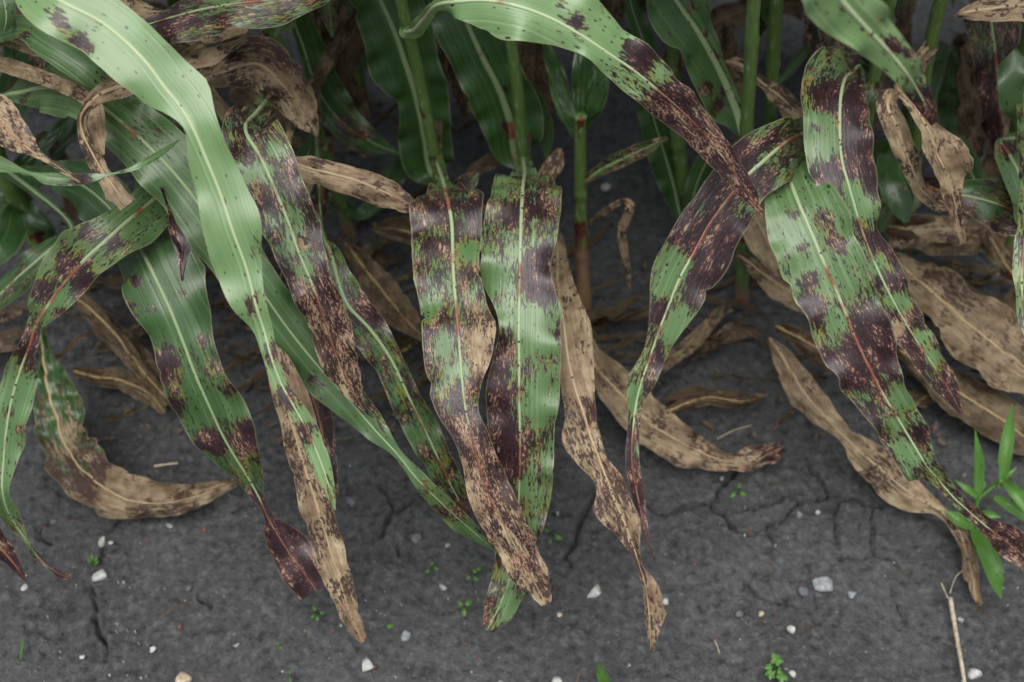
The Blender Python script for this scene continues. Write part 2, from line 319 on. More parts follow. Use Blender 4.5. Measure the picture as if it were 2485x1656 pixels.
# ------------------------------------------------------------------ leaf builder
def catmull(A, n):
    A = np.asarray(A, float); d = np.linalg.norm(np.diff(A[:, :3], axis=0), axis=1)**0.5 + 1e-5
    t = np.concatenate([[0], np.cumsum(d)]); E = np.vstack([2*A[0]-A[1], A, 2*A[-1]-A[-2]])
    te = np.concatenate([[t[0]-d[0]], t, [t[-1]+d[-1]]])
    # uniform-ish arc sampling
    fine = np.linspace(0, t[-1], 600); out = np.empty((600, A.shape[1]))
    for q, s in enumerate(fine):
        i = min(max(np.searchsorted(t, s, 'right')-1, 0), len(A)-2); k = i+1
        p0, p1, p2, p3 = E[k-1:k+3]; t0, t1, t2, t3 = te[k-1:k+3]
        a1 = (t1-s)/(t1-t0)*p0+(s-t0)/(t1-t0)*p1; a2 = (t2-s)/(t2-t1)*p1+(s-t1)/(t2-t1)*p2; a3 = (t3-s)/(t3-t2)*p2+(s-t2)/(t3-t2)*p3
        b1 = (t2-s)/(t2-t0)*a1+(s-t0)/(t2-t0)*a2; b2 = (t3-s)/(t3-t1)*a2+(s-t1)/(t3-t1)*a3
        out[q] = (t2-s)/(t2-t1)*b1+(s-t1)/(t2-t1)*b2
    L = np.concatenate([[0], np.cumsum(np.linalg.norm(np.diff(out[:, :3], axis=0), axis=1))])
    u = np.linspace(0, L[-1], n)
    return np.stack([np.interp(u, L, out[:, c]) for c in range(A.shape[1])], -1), u
def smooth(a, k=2):
    for _ in range(k):
        b = a.copy(); b[1:-1] = (a[:-2]+2*a[1:-1]+a[2:])/4; a = b
    return a
def unit(v): return v/np.maximum(np.linalg.norm(v, axis=-1, keepdims=True), 1e-9)
def fbm1(u, f, seed):
    return np.array([mnoise.noise(Vector((x*f, seed*3.17, 0.3))) for x in u])
LEAFNO = [0]
def blade(parent, P, wl, wr, name='leaf', screen=True, skip=0, les=0.05, ded=-0.5, pale=0.0, curl=None, tilt=None, ruf=0.005, crum=0.0,
          ragged=0.03, blobs=(), dblobs=(), rib=True, ribw=0.0023, notch=None, mat=None, nv=13, label=None, step=0.0055, ribdead=None, across=None, lamb=0.075):
    """one ribbon leaf: P mid points (3-D), half widths in metres."""
    LEAFNO[0] += 1; seed = LEAFNO[0]*1.713; rg = np.random.default_rng(LEAFNO[0]*11+5)
    P = np.asarray(P, float); n0 = len(P)
    length = np.sum(np.linalg.norm(np.diff(P, axis=0), axis=1)); ns = int(np.clip(length/step, 14, 130))
    S, u = catmull(np.column_stack([P, wl, wr]), ns)
    Q, a, c = S[:, :3], np.maximum(S[:, 3], 0.0004), np.maximum(S[:, 4], 0.0004)
    T = unit(np.gradient(Q, axis=0))
    if screen:
        s2 = proj(Q); tx = smooth(np.gradient(s2, axis=0), 3); tx = unit(tx)
        A = RT[None]*tx[:, 1:2] + UP[None]*tx[:, 0:1]     # right-hand side of travel in the picture plane
        for i in range(ns-2, -1, -1):
            if A[i] @ A[i+1] < 0: A[i] = -A[i]
        A = unit(smooth(A, 4)); A = unit(A-T*np.sum(A*T, axis=1)[:, None])
    else:
        A = unit(np.cross(T, np.array((0, 0, 1.0)) if across is None else across)); A = unit(smooth(A, 4))
    N = unit(np.cross(A, T)); flip = np.sign(np.sum(N*(CAM-Q), axis=1))
    if screen: N = N*(1 if flip[ns//3:].sum() >= 0 else -1)
    elif N[:, 2].mean() < 0: N = -N
    if curl is None: curl = rg.uniform(-0.30, 0.10)
    if tilt is None: tilt = rg.uniform(-0.28, 0.28)
    v = np.sign(np.linspace(-1, 1, nv))*np.abs(np.linspace(-1, 1, nv))**0.9
    ph = rg.uniform(0, 6.28, 4); lam = lamb*rg.uniform(.8, 1.25)
    el = 1 + ragged*(1.3*fbm1(u, 23, seed)+.5*fbm1(u, 75, seed+1)+.35*fbm1(u, 190, seed+7)); er = 1 + ragged*(1.3*fbm1(u, 23, seed+2)+.5*fbm1(u, 75, seed+3)+.35*fbm1(u, 190, seed+8))
    if notch is None: notch = 3 if np.mean(les) > .4 else 1
    for _ in range(notch):
        for arr in (el, er): arr *= 1-rg.uniform(.04, .16)*np.exp(-((u-rg.uniform(.1, .95)*u[-1])/rg.uniform(.003, .008))**2)
    dl = ded if np.isscalar(ded) else ded[-1]
    if dl > .3:
        tipf = np.clip((u/u[-1]-.84)/.16, 0, 1)*.45
        el *= 1+tipf*(fbm1(u, 130, seed+11)-.35*fbm1(u, 260, seed+12)); er *= 1+tipf*(fbm1(u, 130, seed+13)-.35*fbm1(u, 260, seed+14))
    tw = tilt + 0.18*fbm1(u, 7, seed+5)
    fade = np.clip(np.minimum(u/0.03, (u[-1]-u)/0.03), 0.1, 1)
    V = np.empty((ns, nv, 3)); LC = np.empty((ns, nv, 3)); VV = np.empty((ns, nv))
    for j, vj in enumerate(v):
        w = np.where(vj < 0, a*el, c*er); off = vj*w
        sgn = 0 if vj < 0 else 1
        r = ruf*np.abs(vj)**1.8*(np.sin(6.283*u/lam+ph[sgn])+.5*np.sin(6.283*u/(lam*.53)+ph[sgn+2]))*np.minimum(1, w/0.02)*fade
        h = curl*w*vj*vj + tw*off + r + 0.10*w*(abs(vj)-0.5)
        if crum: h = h + crum*np.array([mnoise.noise(Vector((uu*38, vj*1.6+seed, seed)))+.5*mnoise.noise(Vector((uu*95, vj*3+seed, seed+4))) for uu in u])
        V[:, j] = Q + A*off[:, None] + N*h[:, None]
        LC[:, j] = np.column_stack([u, off, np.full(ns, seed)]); VV[:, j] = vj
    V = V.reshape(-1, 3)
    u0 = np.linalg.norm(P[1]-P[0])*skip*u[-1]/length; fr = np.clip((u-u0)/(u[-1]-u0), 0, 1)
    def prof(p): return np.full(ns, float(p)) if np.isscalar(p) else np.interp(fr, np.linspace(0, 1, len(p)), p)
    LE = np.repeat(prof(les)[:, None], nv, 1).ravel(); DE = np.repeat(prof(ded)[:, None], nv, 1).ravel()
    if len(blobs) or len(dblobs):
        s = proj(V)
        for (bx, by, br, am) in blobs: LE = LE + am*np.exp(-((s[:, 0]-bx)**2+(s[:, 1]-by)**2)/(br*br))
        for (bx, by, br, am) in dblobs: DE = DE + am*np.exp(-((s[:, 0]-bx)**2+(s[:, 1]-by)**2)/(br*br))
    me = mesh(name, V, grid_faces(ns, nv))
    attr(me, 'lc', LC.reshape(-1, 3), 'FLOAT_VECTOR'); attr(me, 'vv', VV.ravel()); attr(me, 'les', LE); attr(me, 'ded', DE); attr(me, 'pal', np.full(ns*nv, pale))
    o = link(name, me, parent, mat or M_LEAF)
    if label: o['label'] = label
    if rib:
        k = 5; ang = np.linspace(0, math.pi, k); m = nv//2
        wm = ribw*(1-0.80*fr)*np.minimum(1, np.minimum(a, c)/0.006)
        LEg = LE.reshape(ns, nv)[:, m]; DEg = DE.reshape(ns, nv)[:, m]
        mid = V.reshape(ns, nv, 3)[:, m]
        RV = np.empty((ns, k, 3)); RL = np.empty((ns, k, 3))
        for q, g in enumerate(ang):
            RV[:, q] = mid + A*(-math.cos(g)*wm)[:, None] + N*((math.sin(g)*0.55*wm + 0.0002))[:, None]
            RL[:, q] = np.column_stack([u, -math.cos(g)*wm, np.full(ns, seed+0.5)])
        rm = mesh('midrib', RV.reshape(-1, 3), grid_faces(ns, k))
        attr(rm, 'lc', RL.reshape(-1, 3), 'FLOAT_VECTOR'); attr(rm, 'les', np.repeat(LEg, k)); attr(rm, 'pal', np.full(ns*k, pale))
        attr(rm, 'ded', np.repeat(DEg if ribdead is None else np.full(ns, ribdead), k))
        link('midrib', rm, o, M_RIB)
    return o

def sleaf(parent, st, mode='z', attach=None, **kw):
    """leaf from stations (px, py, left half width px, right half width px, height or distance)."""
    P, wl, wr = [], [], []
    if attach is not None: P.append(attach); wl.append(0.010); wr.append(0.010)
    for (x, y, l, r, q) in st:
        p = at_z(x, y, q) if mode == 'z' else at_y(x, y, q); d = depth(p)/FPX
        P.append(p); wl.append(l*d); wr.append(r*d)
    return blade(parent, P, wl, wr, skip=int(attach is not None), **kw)

def tube(name, P, R, parent, mat, seed=0.0, ded=None, k=14):
    P = np.asarray(P, float); T = unit(np.gradient(P, axis=0)); ref = np.array((1.0, 0.02, 0))
    B1 = unit(np.cross(T, ref)); B2 = np.cross(T, B1); u = np.concatenate([[0], np.cumsum(np.linalg.norm(np.diff(P, axis=0), axis=1))])
    ns = len(P); V = np.empty((ns, k, 3)); LC = np.empty((ns, k, 3))
    for j in range(k):
        g = 2*math.pi*j/k
        V[:, j] = P + (B1*math.cos(g)+B2*math.sin(g))*np.asarray(R)[:, None]
        LC[:, j] = np.column_stack([u, np.full(ns, math.cos(g)*.012), seed+np.full(ns, math.sin(g)*.012)])
    F = []
    for i in range(ns-1):
        for j in range(k): F.append((i*k+j, i*k+(j+1) % k, (i+1)*k+(j+1) % k, (i+1)*k+j))
    F.append(tuple(range(k))[::-1]); F.append(tuple((ns-1)*k+j for j in range(k)))
    me = mesh(name, V.reshape(-1, 3), F)
    attr(me, 'lc', LC.reshape(-1, 3), 'FLOAT_VECTOR'); attr(me, 'ded', np.repeat(np.zeros(ns) if ded is None else ded, k))
    return link(name, me, parent, mat)

class Plant:
    """a crop plant: an Empty at its foot, a jointed stalk, leaves hung on it."""
    def __init__(s, pts, r0, label, dead=0.0, group=None, brown=.11, nodes=(0.10, 0.22, 0.36, 0.50, 0.66, 0.80), name='sorghum_plant'):
        s.P = np.asarray(pts, float)
        s.e = empty(name, tuple(s.P[0]*np.array((1, 1, 0)))); tag(s.e, label, 'plant', group)
        n = 90; S, u = catmull(np.column_stack([s.P, np.zeros(len(s.P)), np.zeros(len(s.P))]), n); S = S[:, :3]; s.S = S
        fr = u/u[-1]; R = r0*(1.12-0.35*fr)
        for z in nodes: R = R*(1+0.16*np.exp(-((S[:, 2]-z)/0.006)**2))
        R = R*(1+0.20*np.exp(-(S[:, 2]/0.03)**2))
        d = np.clip(1.25-S[:, 2]/brown, 0, 1.2)+dead
        S[0, 2] = min(S[0, 2], -0.02)
        tube('stalk', S, R, s.e, M_STALK, seed=LEAFNO[0]*2.3+pts[0][0], ded=d)
    def h(s, z): i = int(np.argmin(np.abs(s.S[:, 2]-z))); return s.S[i].copy()
    def leaf(s, st, z=None, **kw): return sleaf(s.e, st, attach=None if z is None else s.h(z), **kw)
    def arc(s, z, az, L, W, rise=0.5, les=0.2, ded=-0.5, droop=1.0, **kw):
        """a free leaf leaving the stalk at height z towards azimuth az."""
        o = s.h(z); dx = np.array((math.sin(az), math.cos(az), 0)); P, w = [], []
        p = o.copy(); a = math.radians(90*rise)
        for i in range(9):
            f = i/8; P.append(p.copy()); w.append(W/2*(0.25+1.1*math.sin(math.pi*min(1, .12+f*.88))**.8) if i < 8 else 0.001)
            ang = a - droop*2.5*f**1.3
            p = p + (dx*math.cos(ang)+np.array((0, 0, math.sin(ang))))*L/8
            p[2] = max(p[2], 0.012)
        return blade(s.e, P, w, w, screen=False, les=les, ded=ded, **kw)
def stalk_pts(base, *pts, top=0.85):
    b = at_z(base[0], base[1], -0.012); out = [b]
    for (x, y, yy) in pts: out.append(at_y(x, y, yy))
    d = out[-1]-out[-2]; d = d/np.linalg.norm(d); d[:2] *= 0.6; d /= np.linalg.norm(d)
    if out[-1][2] < top: out.append(out[-1]+d*(top-out[-1][2])/d[2])
    return out
# ------------------------------------------------------------------ the front row
TAU = 2*math.pi
LATER = []
# plant beyond the left border whose long leaf sweeps across
pl = Plant([(-.80, 1.02, -.012), (-.80, 1.02, .25), (-.79, 1.01, .55), (-.78, 1.0, .95)], .010, 'crop plant at the border with a long pale green torn leaf sweeping over its neighbours')
pl.leaf([(20,-140,50,50,.71),(85,-55,70,70,.72),(143,0,85,75,.72),(250,57,84,70,.705),(350,148,84,70,.685),(403,218,60,84,.668),(430,250,40,88,.66),(464,304,20,66,.648),(500,386,46,60,.625),(536,475,56,64,.60),(562,555,68,74,.58),(598,652,76,36,.55),(622,745,52,26,.525),(640,800,26,22,.505),(656,860,22,16,.49),(680,926,22,16,.47),(712,985,20,22,.455),(740,1035,24,26,.44),(770,1100,26,26,.42),(795,1170,18,16,.40),(813,1238,2,2,.38)],
   z=.74, les=(.02,.03,.02,.02,.02,.02,.05,.1,.25,.45,.5), pale=.85, curl=-.10, tilt=-.05, ruf=.003, ragged=.03, notch=4, blobs=((130,40,22,.7),(150,62,24,.75),(190,96,26,.85),(218,122,16,.8),(235,60,14,.4),(250,65,12,.4),(645,600,30,.55),(615,735,26,.5),(660,860,30,.55),(690,960,30,.6),(735,1050,24,.5),(790,1130,30,-.45),(775,1090,20,-.3)), label='long pale green leaf with eaten ragged edges')
pl.leaf([(-60,250,50,50,.61),(0,300,55,52,.605),(45,342,32,36,.60),(90,376,10,12,.595),(130,398,6,7,.59),(165,422,8,8,.585),(195,443,3,3,.58)], z=.5, les=.9, ded=(.6,.5,.55,.6,.6), crum=.003, ragged=.12)
pl.leaf([(-60,380,25,25,.575),(0,398,20,18,.575),(70,420,3,4,.575),(110,433,14,14,.575),(170,437,15,16,.575),(230,431,9,10,.58),(262,424,3,3,.58),(320,410,6,6,.585),(370,386,9,10,.585),(436,340,2,3,.585)], z=.45, les=(.05,.05,.3,.1,.1), pale=.35, blobs=((200,432,22,.8),), rib=False)
pl.leaf([(-60,1240,40,34,.21),(-10,1315,28,26,.175),(35,1370,16,15,.145),(65,1413,2,2,.125)], z=.12, les=1.1, ded=.1)
pl.leaf([(-20,-60,40,40,.62),(8,-5,28,26,.62),(16,42,20,17,.605),(10,76,5,6,.59)], z=.55, les=.08, pale=.3)
pl.leaf([(-40,140,20,20,.36),(15,178,19,18,.35),(58,213,4,5,.34)], z=.3, les=-.1, pale=.5, rib=False)

# left plant carrying the second long leaf
p1 = Plant(stalk_pts((150,700),(60,520,1.12),(0,400,1.11),(-60,250,1.10)), .012, 'crop plant with a broad glossy leaf running under the long torn one')
p1.leaf([(10,232,8,8,.44),(50,224,30,30,.46),(96,213,58,52,.485),(150,215,68,58,.505),(210,236,58,56,.52),(264,272,66,66,.53),(375,370,76,80,.52),(461,468,76,78,.49),(545,590,70,70,.45),(636,710,58,55,.41),(700,800,52,52,.37),(775,893,60,48,.33),(850,975,46,40,.30),(915,1050,26,30,.27),(962,1100,11,12,.25),(1010,1160,14,20,.23),(1075,1225,26,24,.19),(1130,1275,26,20,.15),(1200,1335,2,2,.11)],
   z=.36, les=(.06,.06,.1,.14,.12,.04,.03,.02,.03,.05,.3,.3), pale=.30, curl=-.22, tilt=-.1, blobs=((60,238,22,.5),(355,320,60,.16),(400,320,40,.12),(395,360,30,.1),(455,455,10,.3),(755,925,24,.75),(905,985,34,.7),(930,1040,20,.5),(1030,1190,28,.5),(1080,1250,30,.25),(1110,1240,18,.3)), label='long green leaf peppered with fine dark flecks')
p1.leaf([(60,70,28,30,.60),(100,95,38,48,.605),(160,132,40,46,.60),(215,172,36,40,.59),(262,214,18,22,.57),(300,245,6,6,.55)], z=.45, les=(.1,.04,.04,.1), pale=.3, blobs=((60,90,25,.5),(255,185,20,.5)), rib=False)
p1.leaf([(320,203,18,24,.585),(280,212,22,32,.59),(240,232,18,28,.59),(207,262,12,18,.58),(195,302,10,14,.56),(208,345,16,16,.55),(230,385,22,20,.54),(255,425,22,20,.53),(285,465,25,20,.52),(312,497,22,20,.51)], z=.50, les=.9, ded=(.8,.75,.8,.7,.65,.7,.95), crum=.004, ragged=.16, curl=.25, blobs=(), label='dead brown leaf curled round its neighbour')
p1.leaf([(232,262,18,20,.555),(236,300,22,22,.55),(243,345,18,14,.545),(252,375,5,5,.54)], z=.46, les=.8, ded=.95, crum=.003, ragged=.1, rib=False)
p1.leaf([(175,560,10,10,.29),(135,595,28,28,.30),(80,640,36,36,.29),(30,685,32,35,.27),(-20,735,25,25,.25),(-60,780,3,3,.22)], z=.26, les=(.1,.3,.35,.5), pale=0)
p1.leaf([(110,425,25,25,.30),(180,440,58,60,.32),(228,470,72,66,.325),(275,515,66,60,.315),(320,570,45,45,.29),(350,640,5,5,.26)], z=.24, les=.16, pale=0, curl=-.3)
p1.leaf([(30,520,22,24,.2),(20,560,40,40,.215),(0,600,36,40,.22),(-50,640,20,20,.2)], z=.17, les=.1, pale=0, rib=False)
p1.leaf([(70,110,8,8,.44),(62,140,10,10,.43),(75,180,9,9,.41),(85,215,6,6,.4)], z=.35, les=.2, rib=False)
p1.leaf([(105,118,16,18,.42),(100,150,24,24,.41),(98,185,12,12,.4),(100,200,3,3,.39)], z=.36, les=.8, ded=.8, crum=.004, rib=False)

# plant hidden behind: leaf bending left with a twist, broad leaf with a rolled maroon tip
p1b = Plant(stalk_pts((480,760),(420,560,1.08),(380,440,1.07),top=.62), .011, 'crop plant with a broad leaf ending in a rolled maroon tip')
p1b.leaf([(415,448,25,30,.43),(375,482,38,62,.44),(293,550,52,76,.445),(250,589,66,62,.44),(214,621,78,52,.43),(171,668,80,50,.41),(136,711,58,50,.39),(107,757,38,30,.37),(85,793,24,18,.35),(72,840,24,22,.33),(52,890,32,42,.30),(30,960,40,55,.27),(15,1040,40,52,.24),(8,1120,35,35,.21),(5,1190,18,20,.19),(18,1240,18,22,.17),(45,1285,16,16,.15),(68,1318,5,5,.14),(90,1350,9,9,.12),(120,1377,5,6,.11),(145,1393,10,9,.1),(172,1404,6,5,.09)],
   z=.36, les=(.25,.28,.25,.28,.45,.2,.2,.3,.5,.9), ded=(-.5,-.5,-.5,-.5,-.5,-.5,-.4,.2), pale=.45, blobs=((205,562,22,.6),(275,590,30,.5),(170,635,40,.45),(205,690,45,.6),(100,700,30,.6),(150,760,18,.5),(80,850,48,.8),(60,1000,30,-.2),(50,1040,16,.6),(22,1000,14,.5)), label='leaf hanging left with purple blotches and a twisted tail')
p1b.leaf([(335,575,50,60,.39),(350,622,82,118,.41),(379,682,96,122,.40),(411,750,88,96,.385),(443,829,80,72,.36),(475,914,88,68,.33),(507,986,92,75,.30),(536,1050,75,82,.27),(570,1110,52,62,.24),(605,1165,35,36,.21),(632,1215,14,12,.185),(648,1252,8,14,.17),(672,1296,34,40,.15),(702,1343,48,54,.13),(736,1390,54,58,.112),(756,1418,54,56,.10),(768,1436,52,52,.094)],
   z=.30, les=(.12,.12,.12,.14,.2,.25,.25,.5,1.0,1.2,1.2), pale=.10, curl=-.28, tilt=.15, ded=(-.6,-.6,-.6,-.6,-.6,-.6,-.5,-.2,-.05,0,0), blobs=((328,684,18,.7),(438,712,16,.6),(315,745,18,.6),(370,750,14,.6),(322,772,12,.5),(495,825,20,.5),(400,890,50,.75),(425,990,30,.5),(510,890,28,.5),(560,940,28,.5),(610,1060,45,1.0),(505,1060,24,.8),(525,1090,20,.8),(485,1080,16,.7)), label='broad green leaf rolling into a maroon streaked tip')
p1b.leaf([(412,515,4,5,.50),(424,560,12,14,.50),(440,600,14,28,.495),(440,640,8,10,.49),(443,683,2,2,.48)], z=.46, les=1.3, ded=-.2, ragged=.25, crum=.003, rib=False)
p1b.leaf([(360,250,30,25,.49),(395,275,25,25,.48),(380,300,5,5,.47)], z=.42, les=.1, rib=False)

# plant with the long blotched brown leaf and the tan ones
p2 = Plant(stalk_pts((852,575),(795,395,1.20),(715,180,1.18),(668,90,1.17),(640,0,1.16)), .0085, 'crop plant whose drooping leaf is mottled purple, tan and yellow over most of its length')
p2.leaf([(625,270,25,30,.47),(596,305,50,70,.515),(600,330,58,78,.525),(628,375,76,80,.52),(661,446,86,74,.505),(703,550,64,72,.475),(722,606,60,64,.46),(765,711,52,54,.43),(788,782,44,62,.40),(820,871,42,50,.36),(852,940,28,28,.33),(884,997,3,3,.30)],
   z=.36, les=(.55,.62,.62,.6,.62,.65,.9,1.1,1.1,1.1), ded=(-.3,-.1,.05,0,.05,.1,.3,.48,.48,.55), pale=.6, ruf=.006, ragged=.07, blobs=((665,365,24,-.5),(640,420,20,-.4),(600,420,22,-.4),(690,530,34,-.35),(715,590,26,-.5),(745,650,30,-.5)), dblobs=((620,470,30,.6),(735,590,22,.9),(700,400,40,.3)), label='drooping leaf mottled purple, tan and yellow')
p2.leaf([(788,585,8,8,.40),(800,610,26,22,.405),(840,735,48,50,.385),(898,800,50,42,.36),(948,871,46,28,.33),(991,961,45,28,.29),(1030,1040,48,35,.25),(1062,1110,38,32,.22),(1095,1180,30,33,.18),(1138,1255,4,6,.14)],
   z=.25, les=(.4,.45,.5,.52,.5,.5,.42,.6,.5,.9), pale=.15, blobs=((905,745,36,.6),(990,1050,30,-.35),(965,1030,22,.4),(1030,1150,24,-.4)), label='dark green leaf striped with purple')
p2.leaf([(655,832,8,10,.36),(668,880,20,40,.355),(690,960,28,60,.33),(712,1040,30,60,.30),(735,1120,36,50,.265),(760,1200,38,40,.235),(785,1280,40,38,.2),(806,1350,40,34,.17),(828,1420,36,30,.14),(848,1485,28,24,.11),(868,1530,18,20,.09),(882,1558,8,8,.08)],
   z=.22, les=.9, ded=(.95,.95,.85,.75,.7,.8,.85,.7,.6), crum=.004, ragged=.08, curl=.15, label='tan dead leaf speckled with black')
p2.leaf([(735,880,25,25,.27),(760,960,35,35,.255),(780,1040,40,32,.23),(787,1110,40,30,.205),(792,1180,36,28,.175),(803,1262,8,8,.14)], z=.18, les=1.0, ded=(.2,.1,.15,.3,.4,.4), ragged=.06)
p2.leaf([(800,-70,30,40,.60),(725,-18,40,58,.605),(640,0,40,66,.60),(560,10,40,60,.595),(490,22,38,66,.585),(428,38,30,66,.575),(370,55,16,48,.565),(330,70,8,20,.56),(310,79,2,3,.55)], z=.54, les=(.5,.55,.5,.5,.6,.85,.95), pale=.3, label='leaf with a red midrib and purple mottling')
p2.leaf([(705,30,10,40,1.24),(735,110,14,52,1.25),(760,190,18,60,1.25),(790,250,30,60,1.24),(830,297,36,48,1.23),(880,332,32,34,1.21),(925,356,18,18,1.19),(970,373,3,3,1.17)], mode='y', les=(.1,.12,.15,.3,.35,.2), pale=0, blobs=((835,295,18,.7),(880,325,16,.6)), curl=-.1)
p2.leaf([(662,86,4,4,.555),(672,70,14,14,.56),(692,50,26,20,.57),(700,20,22,16,.58),(684,-15,10,10,.59),(670,-40,3,3,.6)], les=.05, pale=.55, blobs=((690,30,12,.6),), rib=False)
p2.leaf([(700,384,14,14,.40),(740,405,36,30,.41),(800,420,40,30,.41),(870,440,40,32,.405),(930,465,38,32,.395),(985,492,26,22,.385),(1024,502,5,5,.375)], z=.33, les=.9, ded=(.9,.8,.85,.75,.6,.5), crum=.005, ragged=.10, curl=-.4, label='dead tan strap lying across between the plants')
p2.leaf([(425,152,10,10,.52),(480,150,18,24,.525),(530,130,18,20,.53),(603,93,4,4,.53)], z=.46, les=.9, ded=.9, crum=.003, ragged=.1, rib=False)
p2.leaf([(480,195,14,18,.46),(550,172,40,48,.465),(625,155,58,66,.46),(685,205,50,60,.44),(735,275,36,42,.41),(770,330,5,5,.385)], z=.42, les=.9, ded=(.85,.7,.7,.65,.75), crum=.006, ragged=.1, curl=-.3)
p2.leaf([(500,105,20,15,.50),(460,70,40,40,.51),(540,60,40,45,.52),(600,70,10,10,.52)], les=.8, ded=.9, crum=.005, rib=False)
p2.leaf([(330,-40,35,50,.56),(300,8,40,36,.56),(360,32,26,20,.555),(410,30,5,5,.55)], les=.9, ded=.9, crum=.006, ragged=.15, rib=False)
p2.leaf([(600,300,20,20,.36),(560,290,22,22,.365),(530,250,14,14,.37),(510,215,8,8,.375),(490,180,6,6,.38)], z=.34, les=.9, ded=.9, crum=.004, rib=False)
p2.leaf([(690,480,10,10,.14),(720,440,26,26,.18),(745,380,28,28,.22),(765,330,12,12,.25)], z=.1, les=.1, pale=0)

# central plants
p3 = Plant(stalk_pts((1105,640),(1068,445,1.13),(1030,250,1.11),(990,71,1.09),(973,0,1.08)), .0078, 'crop plant with an upright stalk and a long leaf arching over with a scorched tip')
p3.leaf([(1066,440,22,22,1.135),(1047,411,56,54,1.15),(1030,321,64,66,1.16),(1009,232,80,48,1.165),(984,154,82,90,1.17),(955,71,92,80,1.18),(923,0,88,75,1.19),(885,-80,60,60,1.2),(850,-150,4,4,1.2)], mode='y', les=.05, pale=0, curl=.22, tilt=0, ruf=.006, ribw=.0062, label='glossy deep green upright leaf behind the stalk')
p3.leaf([(985,78,14,12,.54),(1005,72,22,18,.575),(1030,45,18,16,.615),(1062,12,16,16,.66),(1110,4,42,40,.68),(1180,0,72,70,.69),(1260,15,82,90,.69),(1340,45,62,95,.68),(1416,88,42,92,.665),(1475,128,42,75,.65),(1540,172,52,70,.63),(1600,222,52,62,.605),(1660,275,48,48,.575),(1720,338,40,38,.545),(1770,403,34,30,.515),(1812,460,24,22,.49),(1853,526,2,2,.46)],
   z=.49, les=(.04,.04,.05,.06,.1,.12,.2,.75,1.0,1.1,1.2), ded=(-.6,-.6,-.6,-.6,-.6,-.5,-.3,.25,.35,.4,.3), pale=1.15, curl=-.2, tilt=.1, ruf=.004, blobs=((1362,10,14,.6),(1402,52,22,.8),(1550,128,30,.75),(1545,165,20,.5),(1520,110,14,.5),(1500,155,14,.3),(1600,180,22,-.3)), label='arching pale green leaf with a purple scorched end')
p3.leaf([(1078,450,22,22,.355),(1080,464,62,60,.395),(1088,494,92,86,.415),(1096,540,100,72,.412),(1100,657,98,64,.40),(1106,735,88,76,.39),(1112,800,86,92,.385),(1117,870,90,78,.37),(1123,940,82,44,.355),(1131,1000,64,30,.34),(1145,1060,44,42,.325),(1160,1120,40,48,.305),(1180,1185,48,55,.28),(1205,1240,50,55,.26),(1241,1310,48,52,.235),(1275,1370,45,45,.21),(1300,1420,28,36,.19),(1326,1466,12,12,.17)],
   z=.26, les=(.4,.62,.68,.62,.6,.62,.7,.9,1.1,1.1,1.1), ded=(-.5,-.2,0,.02,.05,.15,.3,.42,.48,.52,.65), pale=.42, ragged=.05, ruf=.006, blobs=((1060,640,20,-.2),(1040,740,26,-.4),(1075,700,24,-.3),(1140,610,28,-.5),(1080,840,24,-.5),(1100,900,30,-.4),(1065,560,22,-.2)), dblobs=((1170,780,70,.55),(1170,870,50,.5),(1020,630,24,.6),(1050,910,30,.3)), label='blotched leaf bleaching to tan on one side')
p3.leaf([(1085,458,8,10,.30),(1115,455,20,22,.33),(1142,440,20,22,.34),(1160,418,4,4,.35)], z=.27, les=.5, pale=.3, rib=False, blobs=((1130,450,20,.5),))
p4 = Plant(stalk_pts((1305,645),(1272,410,1.13),(1255,214,1.11),(1240,100,1.10),(1228,20,1.09)), .0078, 'crop plant with an upright stalk and a hanging leaf half green, half tan')
p4.leaf([(1268,408,12,12,1.15),(1252,375,36,46,1.16),(1241,310,78,66,1.165),(1226,257,80,76,1.17),(1205,204,72,86,1.175),(1173,143,80,76,1.18),(1137,64,82,82,1.19),(1108,0,76,76,1.2),(1075,-75,40,40,1.21),(1055,-120,4,4,1.22)], mode='y', les=.06, pale=0, curl=.15, tilt=-.1, ruf=.006, ribw=.0062, blobs=((1162,130,10,.8),(1232,305,16,.9),(1242,325,14,.9),(1228,215,10,.8)), label='glossy deep green upright leaf with a few dark spots')
p4.leaf([(1273,418,28,32,.355),(1272,432,70,85,.405),(1268,465,78,95,.425),(1264,560,98,90,.42),(1262,639,98,78,.405),(1261,700,84,86,.39),(1260,745,60,102,.38),(1259,800,48,102,.37),(1260,880,66,100,.345),(1260,960,82,98,.32),(1262,1050,78,86,.285),(1262,1110,76,82,.26),(1260,1190,70,80,.225),(1256,1270,60,65,.19),(1248,1350,48,40,.155),(1232,1420,42,46,.13),(1208,1480,36,40,.11),(1182,1530,14,16,.09)],
   z=.26, les=(.3,.5,.45,.45,.42,.35,.4,.42,.45,.5,.6,.7), pale=.5, ragged=.03, ruf=.005, tilt=.1, ded=(-.5,-.5,-.4,-.4,-.3,-.3,-.3,-.3,-.3,0,.1,.1), blobs=((1215,480,24,-.2),(1240,520,50,.3),(1310,500,40,.35),(1300,680,55,.75),(1330,620,30,.4),(1200,680,50,-.4),(1310,830,50,-.45),(1280,770,30,-.5),(1225,860,45,.55),(1210,960,50,.75),(1220,1060,50,.7),(1300,980,60,-.35),(1230,1150,40,.6),(1325,870,22,.4),(1350,810,22,.6),(1310,1060,30,.3),(1270,1180,22,-.4),(1245,1470,24,-.7),(1235,1400,18,-.4)), dblobs=((1225,860,40,.85),(1205,960,45,.55),(1215,1060,45,.5),(1210,1150,40,.6),(1200,800,25,.5)), label='hanging leaf with one half green and one half tan and purple')
